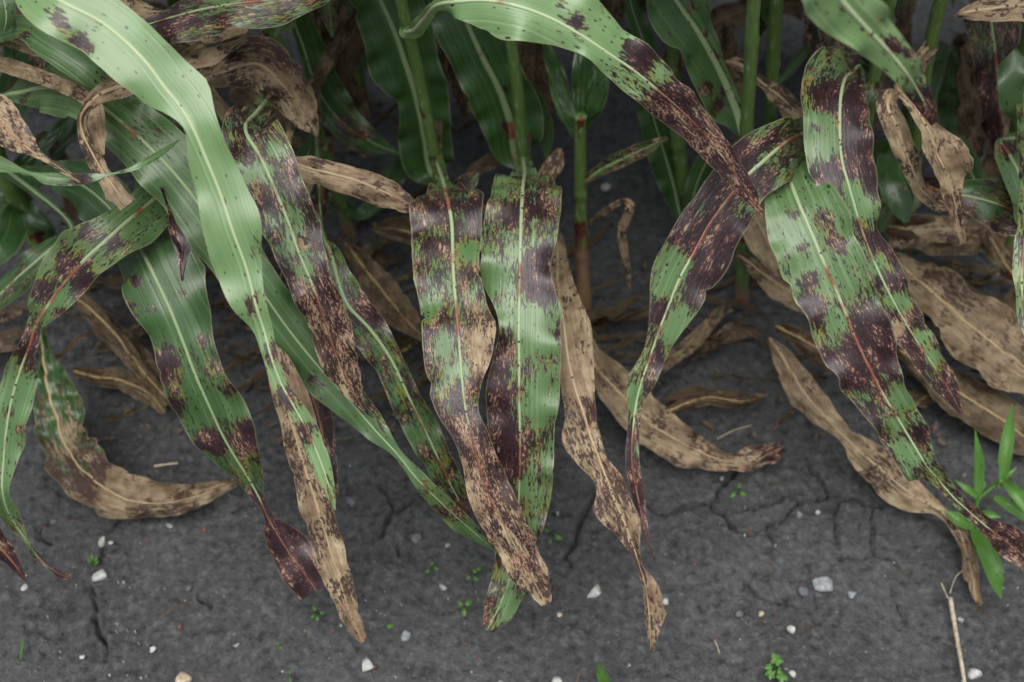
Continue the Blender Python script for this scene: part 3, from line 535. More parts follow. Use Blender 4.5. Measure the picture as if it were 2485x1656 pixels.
p4.leaf([(1350,600,20,22,.29),(1352,680,32,34,.305),(1362,745,38,50,.315),(1370,800,36,64,.31),(1377,860,32,66,.30),(1392,930,32,54,.285),(1414,996,46,32,.27),(1430,1050,70,24,.255),(1455,1115,52,20,.24),(1475,1170,30,38,.225),(1494,1220,56,38,.21),(1518,1275,36,36,.195),(1538,1330,16,15,.18),(1552,1375,8,8,.165),(1566,1420,8,28,.15),(1573,1470,9,38,.13),(1577,1520,10,27,.11),(1581,1580,3,3,.09)],
   z=.20, les=.8, ded=(.85,.9,.95,.9,.75,.68,.6,.6,.65,.6,.62), crum=.005, ragged=.06, curl=.2, ribdead=.9, dblobs=((1420,880,60,.3),), label='tan dead leaf with a yellow midrib, twisted at its end')
p4.leaf([(1262,180,8,8,1.19),(1292,240,18,24,1.19),(1316,300,24,26,1.18),(1326,350,16,16,1.17),(1328,385,3,3,1.16)], mode='y', les=.1, pale=0, rib=False)
p4.leaf([(1300,460,12,12,.24),(1330,425,20,24,.26),(1352,385,20,20,.28),(1358,360,6,6,.29)], z=.22, les=.9, ded=.8, crum=.006, rib=False)

# withered and green leaves in the dim space behind the stalks
for pp, st, kw in [
  (p2, [(905,-20,14,14,1.34),(880,60,22,24,1.33),(840,150,24,26,1.31),(800,240,18,18,1.29),(780,320,4,4,1.27)], dict(ded=.85)),
  (p2, [(770,30,14,14,1.36),(800,110,20,20,1.35),(845,190,22,18,1.33),(880,270,16,16,1.31),(890,330,3,3,1.3)], dict(ded=.8)),
  (p2, [(560,60,16,16,1.36),(570,130,26,26,1.36),(600,210,24,24,1.35),(640,290,12,12,1.33)], dict(ded=.8)),
  (p2, [(560,230,10,12,1.27),(600,240,22,24,1.26),(650,270,24,24,1.25),(700,330,18,18,1.23),(740,420,3,3,1.2)], dict(ded=.75)),
  (p3, [(1085,40,12,12,1.32),(1100,130,20,20,1.31),(1118,200,26,24,1.29),(1130,270,14,14,1.28),(1128,295,3,3,1.27)], dict(ded=.5)),
  (p4, [(1290,60,20,20,1.33),(1310,140,30,28,1.32),(1325,220,30,28,1.31),(1330,290,14,14,1.3),(1328,320,3,3,1.3)], dict(ded=.8)),
  (p4, [(1120,470,10,10,1.2),(1150,420,16,18,1.21),(1200,390,18,18,1.21),(1250,385,14,14,1.2)], dict(ded=.85)),
  ('p6', [(1770,60,12,12,1.30),(1765,130,20,20,1.30),(1770,200,20,20,1.29),(1785,280,4,4,1.28)], dict(ded=.8)),
  ('p8', [(2200,30,14,14,1.34),(2190,110,22,24,1.33),(2195,190,20,22,1.32),(2210,260,4,4,1.3)], dict(ded=.8)),
  ('p10', [(2335,100,18,18,1.36),(2345,220,30,30,1.34),(2350,330,30,30,1.32),(2350,440,22,22,1.29),(2345,520,4,4,1.27)], dict(ded=.8)),
  ('p9', [(2300,110,16,16,1.32),(2290,210,32,34,1.31),(2298,310,30,30,1.29),(2322,400,5,5,1.27)], dict(ded=-.5, les=.3)),
  ('p9', [(2215,240,12,12,1.29),(2182,340,28,28,1.28),(2168,430,26,24,1.26),(2180,505,4,4,1.23)], dict(ded=-.5, les=.2)),
  ('p9', [(2240,330,12,12,1.24),(2275,390,22,22,1.24),(2330,430,24,24,1.23),(2400,440,5,5,1.22)], dict(ded=-.5, les=.5)),
  ('p10', [(2450,430,14,14,1.2),(2400,470,28,28,1.19),(2340,530,28,28,1.17),(2280,600,6,6,1.14)], dict(ded=-.5, les=.3)),
  ('p10', [(2460,300,14,14,1.25),(2420,370,26,26,1.25),(2395,450,24,24,1.23),(2390,540,5,5,1.2)], dict(ded=.75)),
  ('p8', [(2065,60,16,16,1.32),(2050,150,28,28,1.31),(2030,230,20,20,1.3),(2015,300,4,4,1.28)], dict(ded=-.5, les=.3)),
  ('p8', [(2130,420,12,12,1.2),(2165,520,26,26,1.18),(2180,600,22,22,1.15),(2185,660,4,4,1.13)], dict(ded=-.5, les=.25)),
  ('p6', [(1830,520,10,10,1.18),(1870,470,24,24,1.2),(1900,400,22,22,1.22),(1915,330,4,4,1.24)], dict(ded=-.5, les=.2)),
  (p1, [(30,80,16,16,1.3),(45,180,28,28,1.29),(35,280,26,26,1.27),(20,360,4,4,1.25)], dict(ded=-.5, les=.15)),
  (p1, [(190,300,12,12,1.22),(140,340,30,30,1.21),(80,390,30,30,1.2),(20,450,5,5,1.18)], dict(ded=-.5, les=.12)),
  (p1, [(120,560,14,14,1.1),(60,520,34,34,1.11),(-10,500,34,34,1.11),(-70,490,5,5,1.1)], dict(ded=-.5, les=.1)),
  (p1b, [(250,640,10,10,1.14),(200,700,22,22,1.12),(165,760,20,20,1.1),(150,820,3,3,1.07)], dict(ded=-.5, les=.3)),
  (p2, [(690,330,12,12,1.28),(640,380,24,24,1.27),(600,450,22,22,1.25),(580,520,4,4,1.23)], dict(ded=-.5, les=.2)),
  (p2, [(870,520,14,14,1.22),(920,480,26,26,1.23),(960,420,26,26,1.24),(985,360,5,5,1.25)], dict(ded=-.5, les=.1)),
  (p2, [(790,150,12,12,1.34),(830,90,22,22,1.35),(850,20,22,22,1.36),(860,-50,5,5,1.37)], dict(ded=.7)),
  ('p10', [(2395,90,14,14,1.30),(2380,200,24,24,1.3),(2375,300,22,22,1.28),(2380,380,4,4,1.27)], dict(ded=.7)),
  (p1, [(110,330,12,12,1.2),(150,400,22,22,1.19),(170,480,20,20,1.17),(180,540,4,4,1.15)], dict(ded=.8)),
  (p1, [(330,180,14,14,1.25),(370,230,24,26,1.24),(420,270,22,22,1.22),(470,330,4,4,1.2)], dict(ded=-.5, les=.2)),
  (p1b, [(520,240,10,10,1.2),(500,290,22,22,1.2),(470,350,20,20,1.18),(455,400,4,4,1.17)], dict(ded=.6)),
]:
    if pp is not None: LATER.append((pp, st, kw))
# young thin plant on bare soil
p5 = Plant(stalk_pts((1420,762),(1410,557,1.10),(1409,440,1.095),(1408,300,1.09),top=.36), .0095, 'thin young crop plant with a narrow whorl standing over bare soil', brown=.30)
p5.leaf([(1402,330,12,12,1.10),(1374,262,22,26,1.12),(1350,180,20,22,1.14),(1325,100,10,10,1.15),(1305,50,3,3,1.16)], mode='y', les=.22, pale=0, rib=False, ragged=.10, crum=.006)
p5.leaf([(1415,310,12,12,1.10),(1445,245,24,26,1.10),(1462,170,20,22,1.11),(1472,90,12,12,1.12),(1475,20,3,3,1.12)], mode='y', les=.2, pale=0, rib=False, ragged=.10, crum=.006)
p5.leaf([(1410,290,10,10,1.11),(1415,200,28,28,1.13),(1420,110,22,22,1.15),(1425,30,8,8,1.17)], mode='y', les=.22, pale=0, rib=False, ragged=.10, crum=.006)
p5.leaf([(1412,447,4,4,1.09),(1460,412,15,17,1.07),(1520,382,19,21,1.05),(1575,356,16,17,1.03),(1620,335,4,4,1.01)], mode='y', les=.5, ded=(.3,.3,.35,.5), pale=.3)
p5.leaf([(1412,560,4,4,1.09),(1460,520,8,8,1.05),(1510,490,9,9,1.02),(1530,500,12,12,1.0),(1510,560,12,12,1.0),(1520,640,8,8,1.0),(1528,700,3,3,1.0)], mode='y', les=.7, ded=.9, crum=.003, rib=False)

# background plant between
p5b = Plant(stalk_pts((1668,585),(1655,420,1.20),(1640,300,1.19),top=.5), .010, 'dark green crop plant with plain upright leaves behind the arching leaf')
p5b.leaf([(1652,530,10,12,1.19),(1632,440,32,36,1.20),(1605,350,36,40,1.20),(1575,250,32,32,1.2),(1545,150,10,10,1.2)], mode='y', les=.04, pale=0)
p5b.leaf([(1665,560,10,10,1.18),(1690,450,26,26,1.18),(1720,380,24,24,1.18),(1745,320,6,6,1.18)], mode='y', les=.08, pale=.1)
p5b.leaf([(1640,300,12,12,1.2),(1600,200,22,24,1.21),(1570,120,26,24,1.22),(1540,40,20,20,1.23),(1520,-30,5,5,1.24)], mode='y', les=.12, pale=0)

# right-hand plants
p6 = Plant(stalk_pts((1800,738),(1806,520,1.075),(1812,310,1.07),(1822,150,1.06),(1830,0,1.05)), .0085, 'crop plant with a thick clean stalk and a purple blotched leaf bending away from it', dead=.0)
p6.leaf([(1804,335,10,10,1.08),(1790,280,16,50,1.10),(1765,215,20,76,1.11),(1737,154,22,78,1.115),(1695,80,50,72,1.12),(1655,21,78,88,1.125),(1615,-40,75,75,1.13),(1580,-100,20,20,1.14)], mode='y', les=.14, pale=.15, curl=.1, ruf=.005, ribw=.0062, blobs=((1708,85,14,.7),(1738,140,12,.8),(1716,215,16,.9),(1760,222,14,.8),(1745,255,20,.8),(1680,20,14,.5)), label='green upright leaf with round dark spots')
p6.leaf([(1968,318,34,40,.42),(1946,324,38,82,.44),(1905,346,54,85,.46),(1855,389,74,74,.465),(1812,428,76,68,.46),(1762,489,72,82,.45),(1719,550,74,86,.43),(1685,612,76,95,.41),(1650,675,72,84,.39),(1622,745,48,70,.365),(1595,815,26,48,.34),(1576,871,22,38,.32),(1556,930,36,32,.30),(1543,985,20,18,.28),(1536,1045,14,18,.265),(1533,1110,16,18,.245),(1541,1170,16,18,.225),(1554,1235,12,14,.2),(1566,1290,8,8,.185),(1578,1335,2,2,.17),(1588,1358,1.5,1.5,.16)],
   z=.30, les=(.4,.5,.55,.6,.62,.55,.5,.6,.75,.75,.9,1.0), pale=.58, ruf=.004, ragged=.02, ded=(-.5,-.4,-.4,-.35,-.4,-.4,-.3,-.3,-.2,.2), blobs=((1845,330,26,-.3),(1890,330,22,.2),(1850,345,20,.3),(1800,380,40,.4),(1760,450,40,.4),(1730,600,75,.5),(1690,680,60,.45),(1640,560,28,.6),(1640,640,50,-.55),(1625,700,35,-.3),(1600,750,26,.6),(1655,790,40,-.6),(1640,830,26,-.3),(1590,880,24,.5),(1540,950,22,-.6),(1535,990,18,-.4),(1850,450,30,.3),(1830,500,22,-.3)), label='leaf with a coral midrib and large purple blotches')
p7 = Plant(stalk_pts((1870,560),(1868,300,1.20),(1876,150,1.19),(1885,0,1.18)), .0090, 'plain green stalk standing just behind the thick clean one')
p7.leaf([(1905,404,20,24,.405),(1915,432,48,60,.43),(1940,495,85,85,.435),(1966,555,100,90,.425),(1998,632,105,85,.405),(2037,721,96,82,.38),(2076,818,92,80,.35),(2109,889,88,70,.325),(2140,950,70,48,.3),(2170,1000,62,50,.28),(2200,1050,58,45,.255),(2230,1100,60,32,.235),(2252,1136,58,25,.22),(2272,1158,22,22,.205),(2312,1205,14,18,.18),(2350,1240,16,18,.165),(2390,1275,18,22,.15),(2430,1305,28,40,.13),(2480,1345,34,40,.11),(2540,1400,4,4,.08)],
   z=.25, les=(.12,.18,.2,.25,.42,.55,.62,.6,.5,.6,.8,.9,.95), ded=(-.6,-.6,-.5,-.5,-.4,-.3,-.3,-.2,-.1,.1,.35,.5), pale=.58, blobs=((1920,520,20,.5),(1990,530,26,.6),(2030,590,26,.7),(1950,600,16,.6),(1970,675,22,.75),(1970,750,40,.7),(1990,700,26,-.2),(2030,780,30,-.4),(2110,780,40,.7),(2130,850,50,.6),(2060,880,50,.5),(2075,870,18,-.5),(2190,960,28,-.7),(2170,1030,26,-.4),(2205,1100,30,-.5),(2230,1060,26,.5),(1895,560,50,-.15),(2165,1120,16,.5)), label='broad leaf with a white midrib, red lower down, and a torn end')
p7.leaf([(1880,212,4,4,1.25),(1922,165,11,11,1.26),(1965,110,10,10,1.27),(2002,55,3,3,1.28)], mode='y', les=.1, pale=.1, rib=False)
p7.leaf([(1760,150,5,5,1.17),(1790,152,14,14,1.16),(1835,188,10,10,1.15),(1890,232,26,26,1.14),(1932,275,30,30,1.12),(1955,315,8,8,1.1)], mode='y', les=.9, ded=.75, crum=.006, ragged=.15)
p7.leaf([(1878,0,6,6,1.22),(1860,30,14,18,1.22),(1870,60,10,12,1.22),(1880,85,3,3,1.22)], mode='y', les=.15, rib=False)
p8 = Plant(stalk_pts((2075,640),(2098,330,1.12),(2123,180,1.11),(2150,40,1.10),(2160,0,1.09)), .0085, 'crop plant whose broad leaf bends sharply over and hangs with reddish midrib')
p8.leaf([(2092,170,18,18,.40),(2068,177,70,46,.455),(2051,192,98,58,.49),(2042,228,94,76,.498),(2039,290,92,80,.488),(2044,386,85,88,.465),(2060,446,82,80,.45),(2078,511,72,65,.43),(2096,570,48,46,.41),(2122,635,48,60,.39),(2155,704,55,58,.37),(2191,771,55,55,.345),(2228,832,42,48,.32),(2265,885,40,40,.3),(2300,940,30,32,.275),(2334,1004,4,4,.25)],
   z=.34, les=(.45,.6,.5,.45,.5,.5,.6,.58,.6,.7,.9), pale=.58, ruf=.005, ragged=.02, curl=-.2, ded=(-.5,-.4,-.4,-.4,-.4,-.3,-.3,-.1,.2,.1,.2), blobs=((2000,230,36,.6),(2090,240,40,.6),(2060,270,40,.4),(1990,300,34,-.6),(2000,370,34,-.5),(2070,330,26,.6),(1980,308,10,.9),(2100,400,50,.6),(2060,470,40,-.5),(2010,410,34,.6),(1995,470,36,.9),(2020,480,24,.3),(2120,460,24,.4),(2100,500,30,-.4),(2130,640,30,-.3),(2150,580,30,.5),(2190,660,40,.2),(2180,730,26,-.4),(2160,800,40,.5),(2240,820,20,-.5),(2265,870,20,-.5),(2200,860,30,.4),(2320,960,30,.5)), dblobs=((2170,800,26,.9),(2210,880,30,.7)), label='broad leaf bent sharply over with purple blocks and a red midrib')
p8.leaf([(1950,-130,50,60,.84),(2000,-60,80,84,.835),(2045,2,78,74,.815),(2100,64,58,60,.79),(2155,122,42,48,.765),(2200,178,32,40,.74),(2236,236,25,27,.705),(2269,300,10,10,.67)], z=.66, les=(.05,.06,.08,.12,.2,.3,1.0,1.2), pale=1.0, blobs=((2035,28,12,.6),(2110,82,16,.7),(2165,112,22,.8),(2140,50,14,.5),(2205,130,14,.5)), tilt=.1, curl=-.1, ded=(-.6,-.6,-.6,-.6,-.5,-.2,.1,.2), label='out-of-focus pale leaf with ringed spots and a purple tip')
p8.leaf([(2120,188,8,8,1.13),(2100,155,18,26,1.14),(2088,105,22,28,1.15),(2100,40,22,26,1.16),(2110,-30,20,20,1.17)], mode='y', les=.2, pale=.25, blobs=((2090,165,16,.6),))
p8.leaf([(1970,-40,30,30,1.27),(1980,40,34,34,1.26),(1992,100,30,28,1.25),(2001,178,6,6,1.24)], mode='y', les=1.0, ded=.45, crum=.004)
p8.leaf([(2030,20,14,14,1.25),(2045,75,24,24,1.24),(2062,130,22,20,1.23),(2072,175,6,6,1.22)], mode='y', les=.9, ded=.6, crum=.006, ragged=.2, rib=False)
p8.leaf([(2135,195,8,10,.40),(2120,215,22,26,.40),(2105,240,18,20,.39),(2098,262,4,4,.38)], z=.38, les=.5, pale=.2, rib=False)
p8.leaf([(2150,360,20,20,.28),(2160,430,30,36,.285),(2185,490,32,36,.27),(2200,540,6,6,.25)], z=.24, les=.25, pale=0, rib=False)
p8.leaf([(2120,560,12,12,.16),(2170,500,36,36,.2),(2215,480,30,30,.21),(2250,470,4,4,.21)], z=.14, les=.4, pale=.1, rib=False)
p9 = Plant(stalk_pts((2195,610),(2225,330,1.13),(2245,180,1.12),(2268,60,1.11),(2284,0,1.10)), .0085, 'crop plant with two withered brown leaves curling down from its stalk')
p9.leaf([(2190,222,10,12,.47),(2162,232,26,20,.475),(2155,262,30,32,.47),(2175,305,30,34,.455),(2198,365,28,32,.43),(2217,420,22,30,.40),(2240,465,18,22,.375),(2290,500,18,16,.35),(2330,515,8,8,.34)], z=.44, les=.9, ded=(.95,.95,.95,.9,.8,.6,.5), crum=.004, ragged=.12, curl=-.5, label='withered tan leaf curling down')
p9.leaf([(2178,214,8,8,.485),(2205,238,16,14,.485),(2236,285,26,16,.475),(2260,332,34,36,.455),(2280,382,40,62,.435),(2300,432,28,44,.41),(2315,482,26,16,.385),(2325,532,20,14,.36),(2336,592,8,10,.33)], z=.45, les=.9, ded=(.9,.85,.8,.85,.85,.8,.7,.75), crum=.006, ragged=.22, curl=.35, ribw=.0016, label='withered brown leaf with a bulging fold')
p9.leaf([(2225,440,14,14,.30),(2300,468,28,34,.32),(2370,480,50,46,.325),(2440,502,58,50,.32),(2520,545,50,50,.3),(2580,580,5,5,.28)], z=.26, les=(.8,.6,.6,.75,.8), ded=(.2,0,-.2,.3,.4), ragged=.06, ruf=.01, blobs=((2395,500,24,-.5),(2360,450,26,-.4)), label='sprawling leaf blotched maroon and tan')
p10 = Plant(stalk_pts((2440,620),(2470,330,1.12),(2490,180,1.11),(2510,40,1.1)), .0115, 'crop plant by the border with a dark scorched hanging leaf')
p10.leaf([(2395,-40,40,70,1.23),(2401,10,58,85,1.22),(2410,80,58,76,1.21),(2418,150,54,62,1.20),(2424,230,48,50,1.19),(2428,310,38,36,1.18),(2433,400,8,8,1.17)], mode='y', les=(.5,.55,.6,.9,1.1,1.0,.8), ded=(.3,.1,.1,0,0,.2), pale=.3, ragged=.05, label='dark scorched hanging leaf with a pale midrib')
p10.leaf([(2325,35,6,6,.56),(2370,26,24,20,.565),(2430,18,36,30,.57),(2520,10,40,40,.57),(2580,20,10,10,.56)], z=.5, les=.9, ded=.85, crum=.006, ragged=.1)
p10.leaf([(2478,295,12,14,.36),(2462,240,26,36,.40),(2466,180,30,40,.43),(2490,115,20,20,.45)], z=.33, les=.15, pale=.2, ruf=.007, rib=False)
p10.leaf([(2428,345,8,10,.36),(2448,372,34,36,.37),(2478,430,50,55,.36),(2505,510,50,50,.33),(2530,600,5,5,.29)], z=.30, les=.3, pale=.4, blobs=((2450,360,22,.6),))
p10.leaf([(2500,500,25,25,.43),(2488,590,26,40,.425),(2480,680,20,45,.405),(2487,770,16,40,.38),(2505,860,4,10,.36)], z=.38, les=.5, pale=.6, ded=-.2)
p10.leaf([(2420,560,8,8,.12),(2380,470,24,24,.2),(2350,400,26,26,.26),(2330,330,6,6,.3)], z=.1, les=.2, pale=0)
p10.leaf([(2415,590,10,10,.1),(2330,560,30,30,.16),(2250,560,34,30,.17),(2180,590,20,20,.15),(2150,610,4,4,.13)], z=.1, les=.8, ded=.8, crum=.006, ragged=.1)

for pp, st, kw in LATER:
    if isinstance(pp, str): pp = {'p6': p6, 'p8': p8, 'p9': p9, 'p10': p10}[pp]
    k = dict(les=.7, pale=-.55, crum=.006, ragged=.12, rib=False, nv=9); k.update(kw)
    if k['ded'] < 0: k['pale'] = 0
    z0 = float(np.clip(at_y(st[0][0], st[0][1], st[0][4])[2]-.06, .08, .6))
    pp.leaf(st, z=z0, mode='y', **k)
# unseen upper leaves of the front row, multiplied to shade the ground behind
ur = random.Random(77)
for pp in (pl, p1, p2, p3, p4, p6, p7, p8, p9, p10):
    for k in range(11):
        az = (-1.75+3.5*k/10)*(.55 if pp in (pl, p1) else 1)+ur.uniform(-.2, .2); z = .64+.022*((k*4) % 11)+ur.uniform(-.02, .02)
        pp.arc(z, az, ur.uniform(.38, .55), ur.uniform(.06, .08), rise=ur.uniform(.5, .7), les=.15, pale=.3, droop=ur.uniform(.45, .62), step=.016, nv=7)

# ------------------------------------------------------------------ second row, in the dark behind
rr = random.Random(21)
ROW2 = ['behind the long torn leaf', 'behind the broad glossy leaf', 'behind the curled dead leaf', 'behind the mottled drooping leaf', 'behind the two central stalks', 'behind the thin young plant', 'behind the arching scorched leaf', 'behind the sharply bent leaf', 'behind the dark scorched leaf']
for i, bx in enumerate(np.linspace(-1.05, 1.05, 9)):
    x = bx+rr.uniform(-.05, .05); y = 1.60+rr.uniform(-.06, .08)
    q = Plant([(x, y, -.012), (x, y-.005, .2), (x+rr.uniform(-.02,.02), y-.01, .45), (x+rr.uniform(-.03,.03), y, 1.08)], .011, 'shaded crop plant with withered lower leaves, in the next row '+ROW2[i], group='crop plants of the row behind')
    for k in range(18):
        z = .10+.052*k+rr.uniform(-.03, .03); dd = rr.random()
        az = math.pi*rr.choice((.75, 1.0, 1.25, .5, 1.5, 0))+rr.uniform(-.4, .4)
        up = k > 8  # the upper leaves are out of view, added as canopy to cut the light
        dead = k < 4 and dd < .75
        q.arc(z, az, rr.uniform(.30, .48), rr.uniform(.035, .06), rise=rr.uniform(.35, .65), les=.9 if dead else rr.uniform(.1, .5), ded=rr.uniform(.6, 1) if dead else -.5, pale=-.3 if dead else .1, droop=rr.uniform(.5, .65) if up else rr.uniform(.9, 1.25), crum=.006 if dead else 0, step=.012, nv=9)
# ------------------------------------------------------------------ withered leaves on the ground
def dry(label, st, cat='dry leaf', group=None, ded=.9, les=.6, name='dry_leaf', **kw):
    c = at_z(st[len(st)//2][0], st[len(st)//2][1], 0); e = empty(name, tuple(c)); tag(e, label, cat, group)
    kw.setdefault('crum', .011); kw.setdefault('ragged', .14); kw.setdefault('ribdead', .9); kw.setdefault('pale', -.62)
    sleaf(e, st, les=les, ded=ded, name='blade', **kw); return e
dry('large withered leaf, part green, curving onto bare soil', [(98,795,5,6,.10),(105,860,12,22,.10),(118,950,35,60,.095),(135,1020,55,70,.085),(160,1085,65,72,.07),(210,1150,75,62,.055),(285,1205,56,66,.042),(370,1222,38,60,.032),(450,1212,30,38,.026),(530,1187,18,20,.02),(600,1160,5,5,.012)], ded=(.2,.25,.4,.6,.8,.85,.85,.8), les=.15, pale=-.22, blobs=((120,1000,40,.3),), ruf=.008)
dry('tan leaf with a yellow midrib ending in a crumpled dark tip', [(1395,800,14,16,.09),(1450,895,34,40,.085),(1515,965,46,54,.075),(1580,1030,52,58,.06),(1650,1072,58,44,.045),(1720,1106,40,30,.03),(1770,1120,22,22,.022),(1840,1112,32,34,.02),(1905,1085,10,14,.02)], ded=(.95,.95,.95,.95,.9,.85,.5,.1), les=1.2, ruf=.010, pale=0)
dry('narrow cream leaf pinched in the middle and pointing at the grass weed', [(1868,822,6,6,.10),(1900,870,24,25,.10),(1950,950,38,38,.085),(2000,1010,30,30,.07),(2048,1058,14,18,.055),(2090,1100,30,42,.045),(2150,1150,46,50,.036),(2210,1200,44,42,.03),(2280,1240,14,15,.024),(2330,1290,18,18,.02),(2350,1350,18,18,.016),(2365,1420,18,16,.014),(2378,1482,3,3,.012)], ded=(1.2,1.2,1.05,.9,.85,.85,.8,.75), les=.7, pale=0)
dry('wide papery leaf with a yellow midrib below the sprawling leaf', [(2165,625,14,16,.15),(2235,688,50,58,.15),(2310,750,62,70,.14),(2380,810,80,80,.13),(2450,862,80,76,.12),(2530,925,50,60,.1),(2590,980,5,5,.08)], ded=1.0, ruf=.012, pale=-.30)
dry('mottled tan leaf lying under the wide papery one', [(2180,850,10,12,.05),(2260,900,40,36,.055),(2340,960,56,50,.05),(2420,1010,56,60,.045),(2500,1070,44,44,.035),(2560,1110,5,5,.02)], ded=.9)
dry('pale yellow leaf wedged between two broad blotched leaves', [(1800,470,16,16,.20),(1835,530,40,42,.195),(1868,590,46,46,.185),(1900,650,26,26,.165),(1920,690,4,4,.15)], ded=1.2, les=.2, pale=0)
dry('cream leaf with a thick pale midrib under the broad torn leaf', [(1790,615,8,8,.14),(1840,655,22,26,.145),(1890,690,38,30,.14),(1935,720,34,28,.13),(1985,770,5,5,.11)], ded=1.1, les=.2, pale=-.2)
dry('brown leaf with a yellow midrib beside the blotched hanging leaf', [(838,590,10,10,.10),(880,645,32,32,.105),(935,715,42,40,.095),(985,775,36,34,.08),(1035,825,10,10,.065),(1060,850,2,2,.05)], ded=.85)
dry('thin straw-coloured leaf tapering to a frayed end by a stalk foot', [(1560,950,6,6,.03),(1610,885,16,15,.035),(1665,845,20,19,.035),(1715,795,16,16,.035),(1750,755,12,13,.03),(1772,742,14,4,.03)], ded=.95, pale=-.25, rib=False)
dry('dull brown leaf folded over beneath the left twisted leaf', [(190,730,14,14,.06),(255,790,28,26,.065),(320,850,34,28,.055),(370,920,30,26,.045),(400,985,6,6,.03)], ded=.75)
dry('flat tan leaf lying on dark soil beneath the twisted leaf', [(175,900,8,8,.03),(235,915,20,22,.03),(300,925,24,26,.03),(360,955,26,22,.028),(400,1000,8,8,.02)], ded=.85)
dry('brown strap crossing beneath the broad green leaf', [(130,690,16,16,.09),(200,735,18,20,.09),(270,800,20,20,.08),(330,880,18,18,.06),(400,960,12,12,.05),(450,1010,3,3,.03)], ded=.8)
dry('grey brown leaf draped behind the two central hanging leaves', [(1180,690,14,14,.10),(1120,640,30,30,.13),(1060,590,34,34,.13),(980,560,30,30,.11),(900,550,10,10,.09)], ded=.75)
dry('tan strip hanging behind the thin young plant', [(1450,830,8,8,.06),(1410,790,22,22,.09),(1375,740,26,24,.11),(1340,680,8,8,.12)], ded=.9)
dry('brown wrinkled leaf lying under the coral-ribbed leaf', [(1600,1010,4,4,.02),(1650,985,14,14,.03),(1720,965,18,18,.03),(1800,975,16,18,.025),(1860,960,4,4,.02)], ded=.6)
dry('papery scrap beside the cream leaf foot', [(1745,830,4,4,.05),(1775,815,18,16,.05),(1815,800,16,14,.055),(1850,815,4,4,.05)], ded=1.0, les=.3, rib=False)
dry('rust brown strap curling up by the cream leaf foot', [(1880,790,8,8,.08),(1930,815,22,20,.085),(1990,850,30,28,.075),(2040,890,26,26,.06),(2080,940,5,5,.045)], ded=.75)
dry('broad brown leaf collapsed under the sprawling leaf', [(2130,545,12,12,.16),(2200,555,36,34,.17),(2280,570,50,46,.16),(2360,570,46,44,.15),(2440,590,10,10,.13)], ded=.7)
dry('tan leaf standing at the papery leaf end', [(2480,700,14,14,.08),(2440,640,24,24,.13),(2410,590,18,18,.15),(2395,560,3,3,.16)], ded=.95)

# loose litter under the row: many look-alikes
lr = random.Random(5)
MARKS = [(60,720,'beside the twisted leaf at its neck'),(180,1000,'by the part green withered leaf'),(290,860,'under the rolled-tip leaf'),(480,800,'beside the long torn leaf'),(640,900,'under the black-speckled tan leaf'),(760,560,'behind the mottled drooping leaf'),(900,700,'by the yellow-ribbed brown leaf'),(900,420,'under the dead tan strap'),(1080,600,'behind the blotched central leaf'),(1260,600,'behind the half green central leaf'),(1380,800,'by the twisted tan leaf'),(1430,700,'at the foot of the thin young plant'),(1520,900,'by the crumpled-tip tan leaf'),(1650,750,'under the coral-ribbed leaf'),(1700,900,'beside the thin frayed leaf'),(1800,740,'at the foot of the thick stalk'),(1850,850,'at the foot of the cream leaf'),(1980,900,'beside the pinched cream leaf'),(2060,760,'under the broad torn leaf'),(2180,700,'under the sharply bent leaf'),(2300,800,'by the wide papery leaf'),(2250,560,'under the withered hanging leaves'),(2420,620,'behind the wide papery leaf'),(2400,980,'by the mottled tan leaf'),(300,450,'behind the flecked long leaf'),(550,450,'behind the long torn leaf'),(1150,330,'behind the two upright stalks'),(1450,350,'on soil behind the young plant'),(1700,350,'behind the arching scorched leaf'),(2000,350,'behind the sharply bent leaf'),(2350,350,'below the dark scorched leaf')]
def scrap(px, py, L, Wd, az, z0, dd):
    age_shade = lr.uniform(.8, 1.1)  # weathered tone, darkened further to stand in for shade under the row
    c = at_z(px, py, 0); e = empty('leaf_scrap', tuple(c))
    near = min(MARKS, key=lambda m: (m[0]-px)**2+(m[1]-py)**2*2)
    size = 'hair-thin' if Wd < .0025 else 'thin' if Wd < .0045 else 'narrow' if Wd < .008 else 'broad'
    lab = f"{'long' if L > .15 else 'short'} {size} {'dark brown' if age_shade > .95 else 'dull tan'} leaf scrap {'lying' if z0 < .018 else 'propped up'} {near[2]}"
    tag(e, lab, 'dry leaf', 'leaf scraps littering the row')
    P, w = [], []; p = np.array((c[0], c[1], z0)); a = az
    for i in range(7):
        f = i/6; P.append(p.copy()); w.append(Wd*(.25+.75*math.sin(math.pi*(.08+.84*f))) if 0 < i < 6 else Wd*.15)
        a += lr.uniform(-.13, .13); p = p+np.array((math.cos(a), math.sin(a), 0))*L/6
        p[2] = max(0.004, z0+lr.uniform(-.008, .010))
    blade(e, P, w, w, screen=False, pale=-age_shade, les=.6, ded=dd, crum=.006, ragged=.14, name='blade', nv=7, step=.012, rib=Wd > .011, ribdead=.9, curl=lr.uniform(-.6, .6), ribw=.0018)
for k in range(190):
    u = lr.random()
    if k < 130: px, py = lr.uniform(-60, 2540), 640+lr.gauss(0, 1)*0+lr.uniform(0, 1)**.8*330+lr.uniform(-30, 30)
    else: px, py = lr.uniform(-60, 2540), lr.uniform(250, 700)
    if 1300 < px < 1800 and py < 700 and lr.random() < .85: continue
    scrap(px, py, lr.uniform(.05, .17), lr.choice((.0012, .0015, .002, .0025, .003, .004, .005, .007, .011)), lr.uniform(-.5, .9)+lr.choice((0, math.pi)), lr.uniform(.006, .03), lr.uniform(.45, .95))

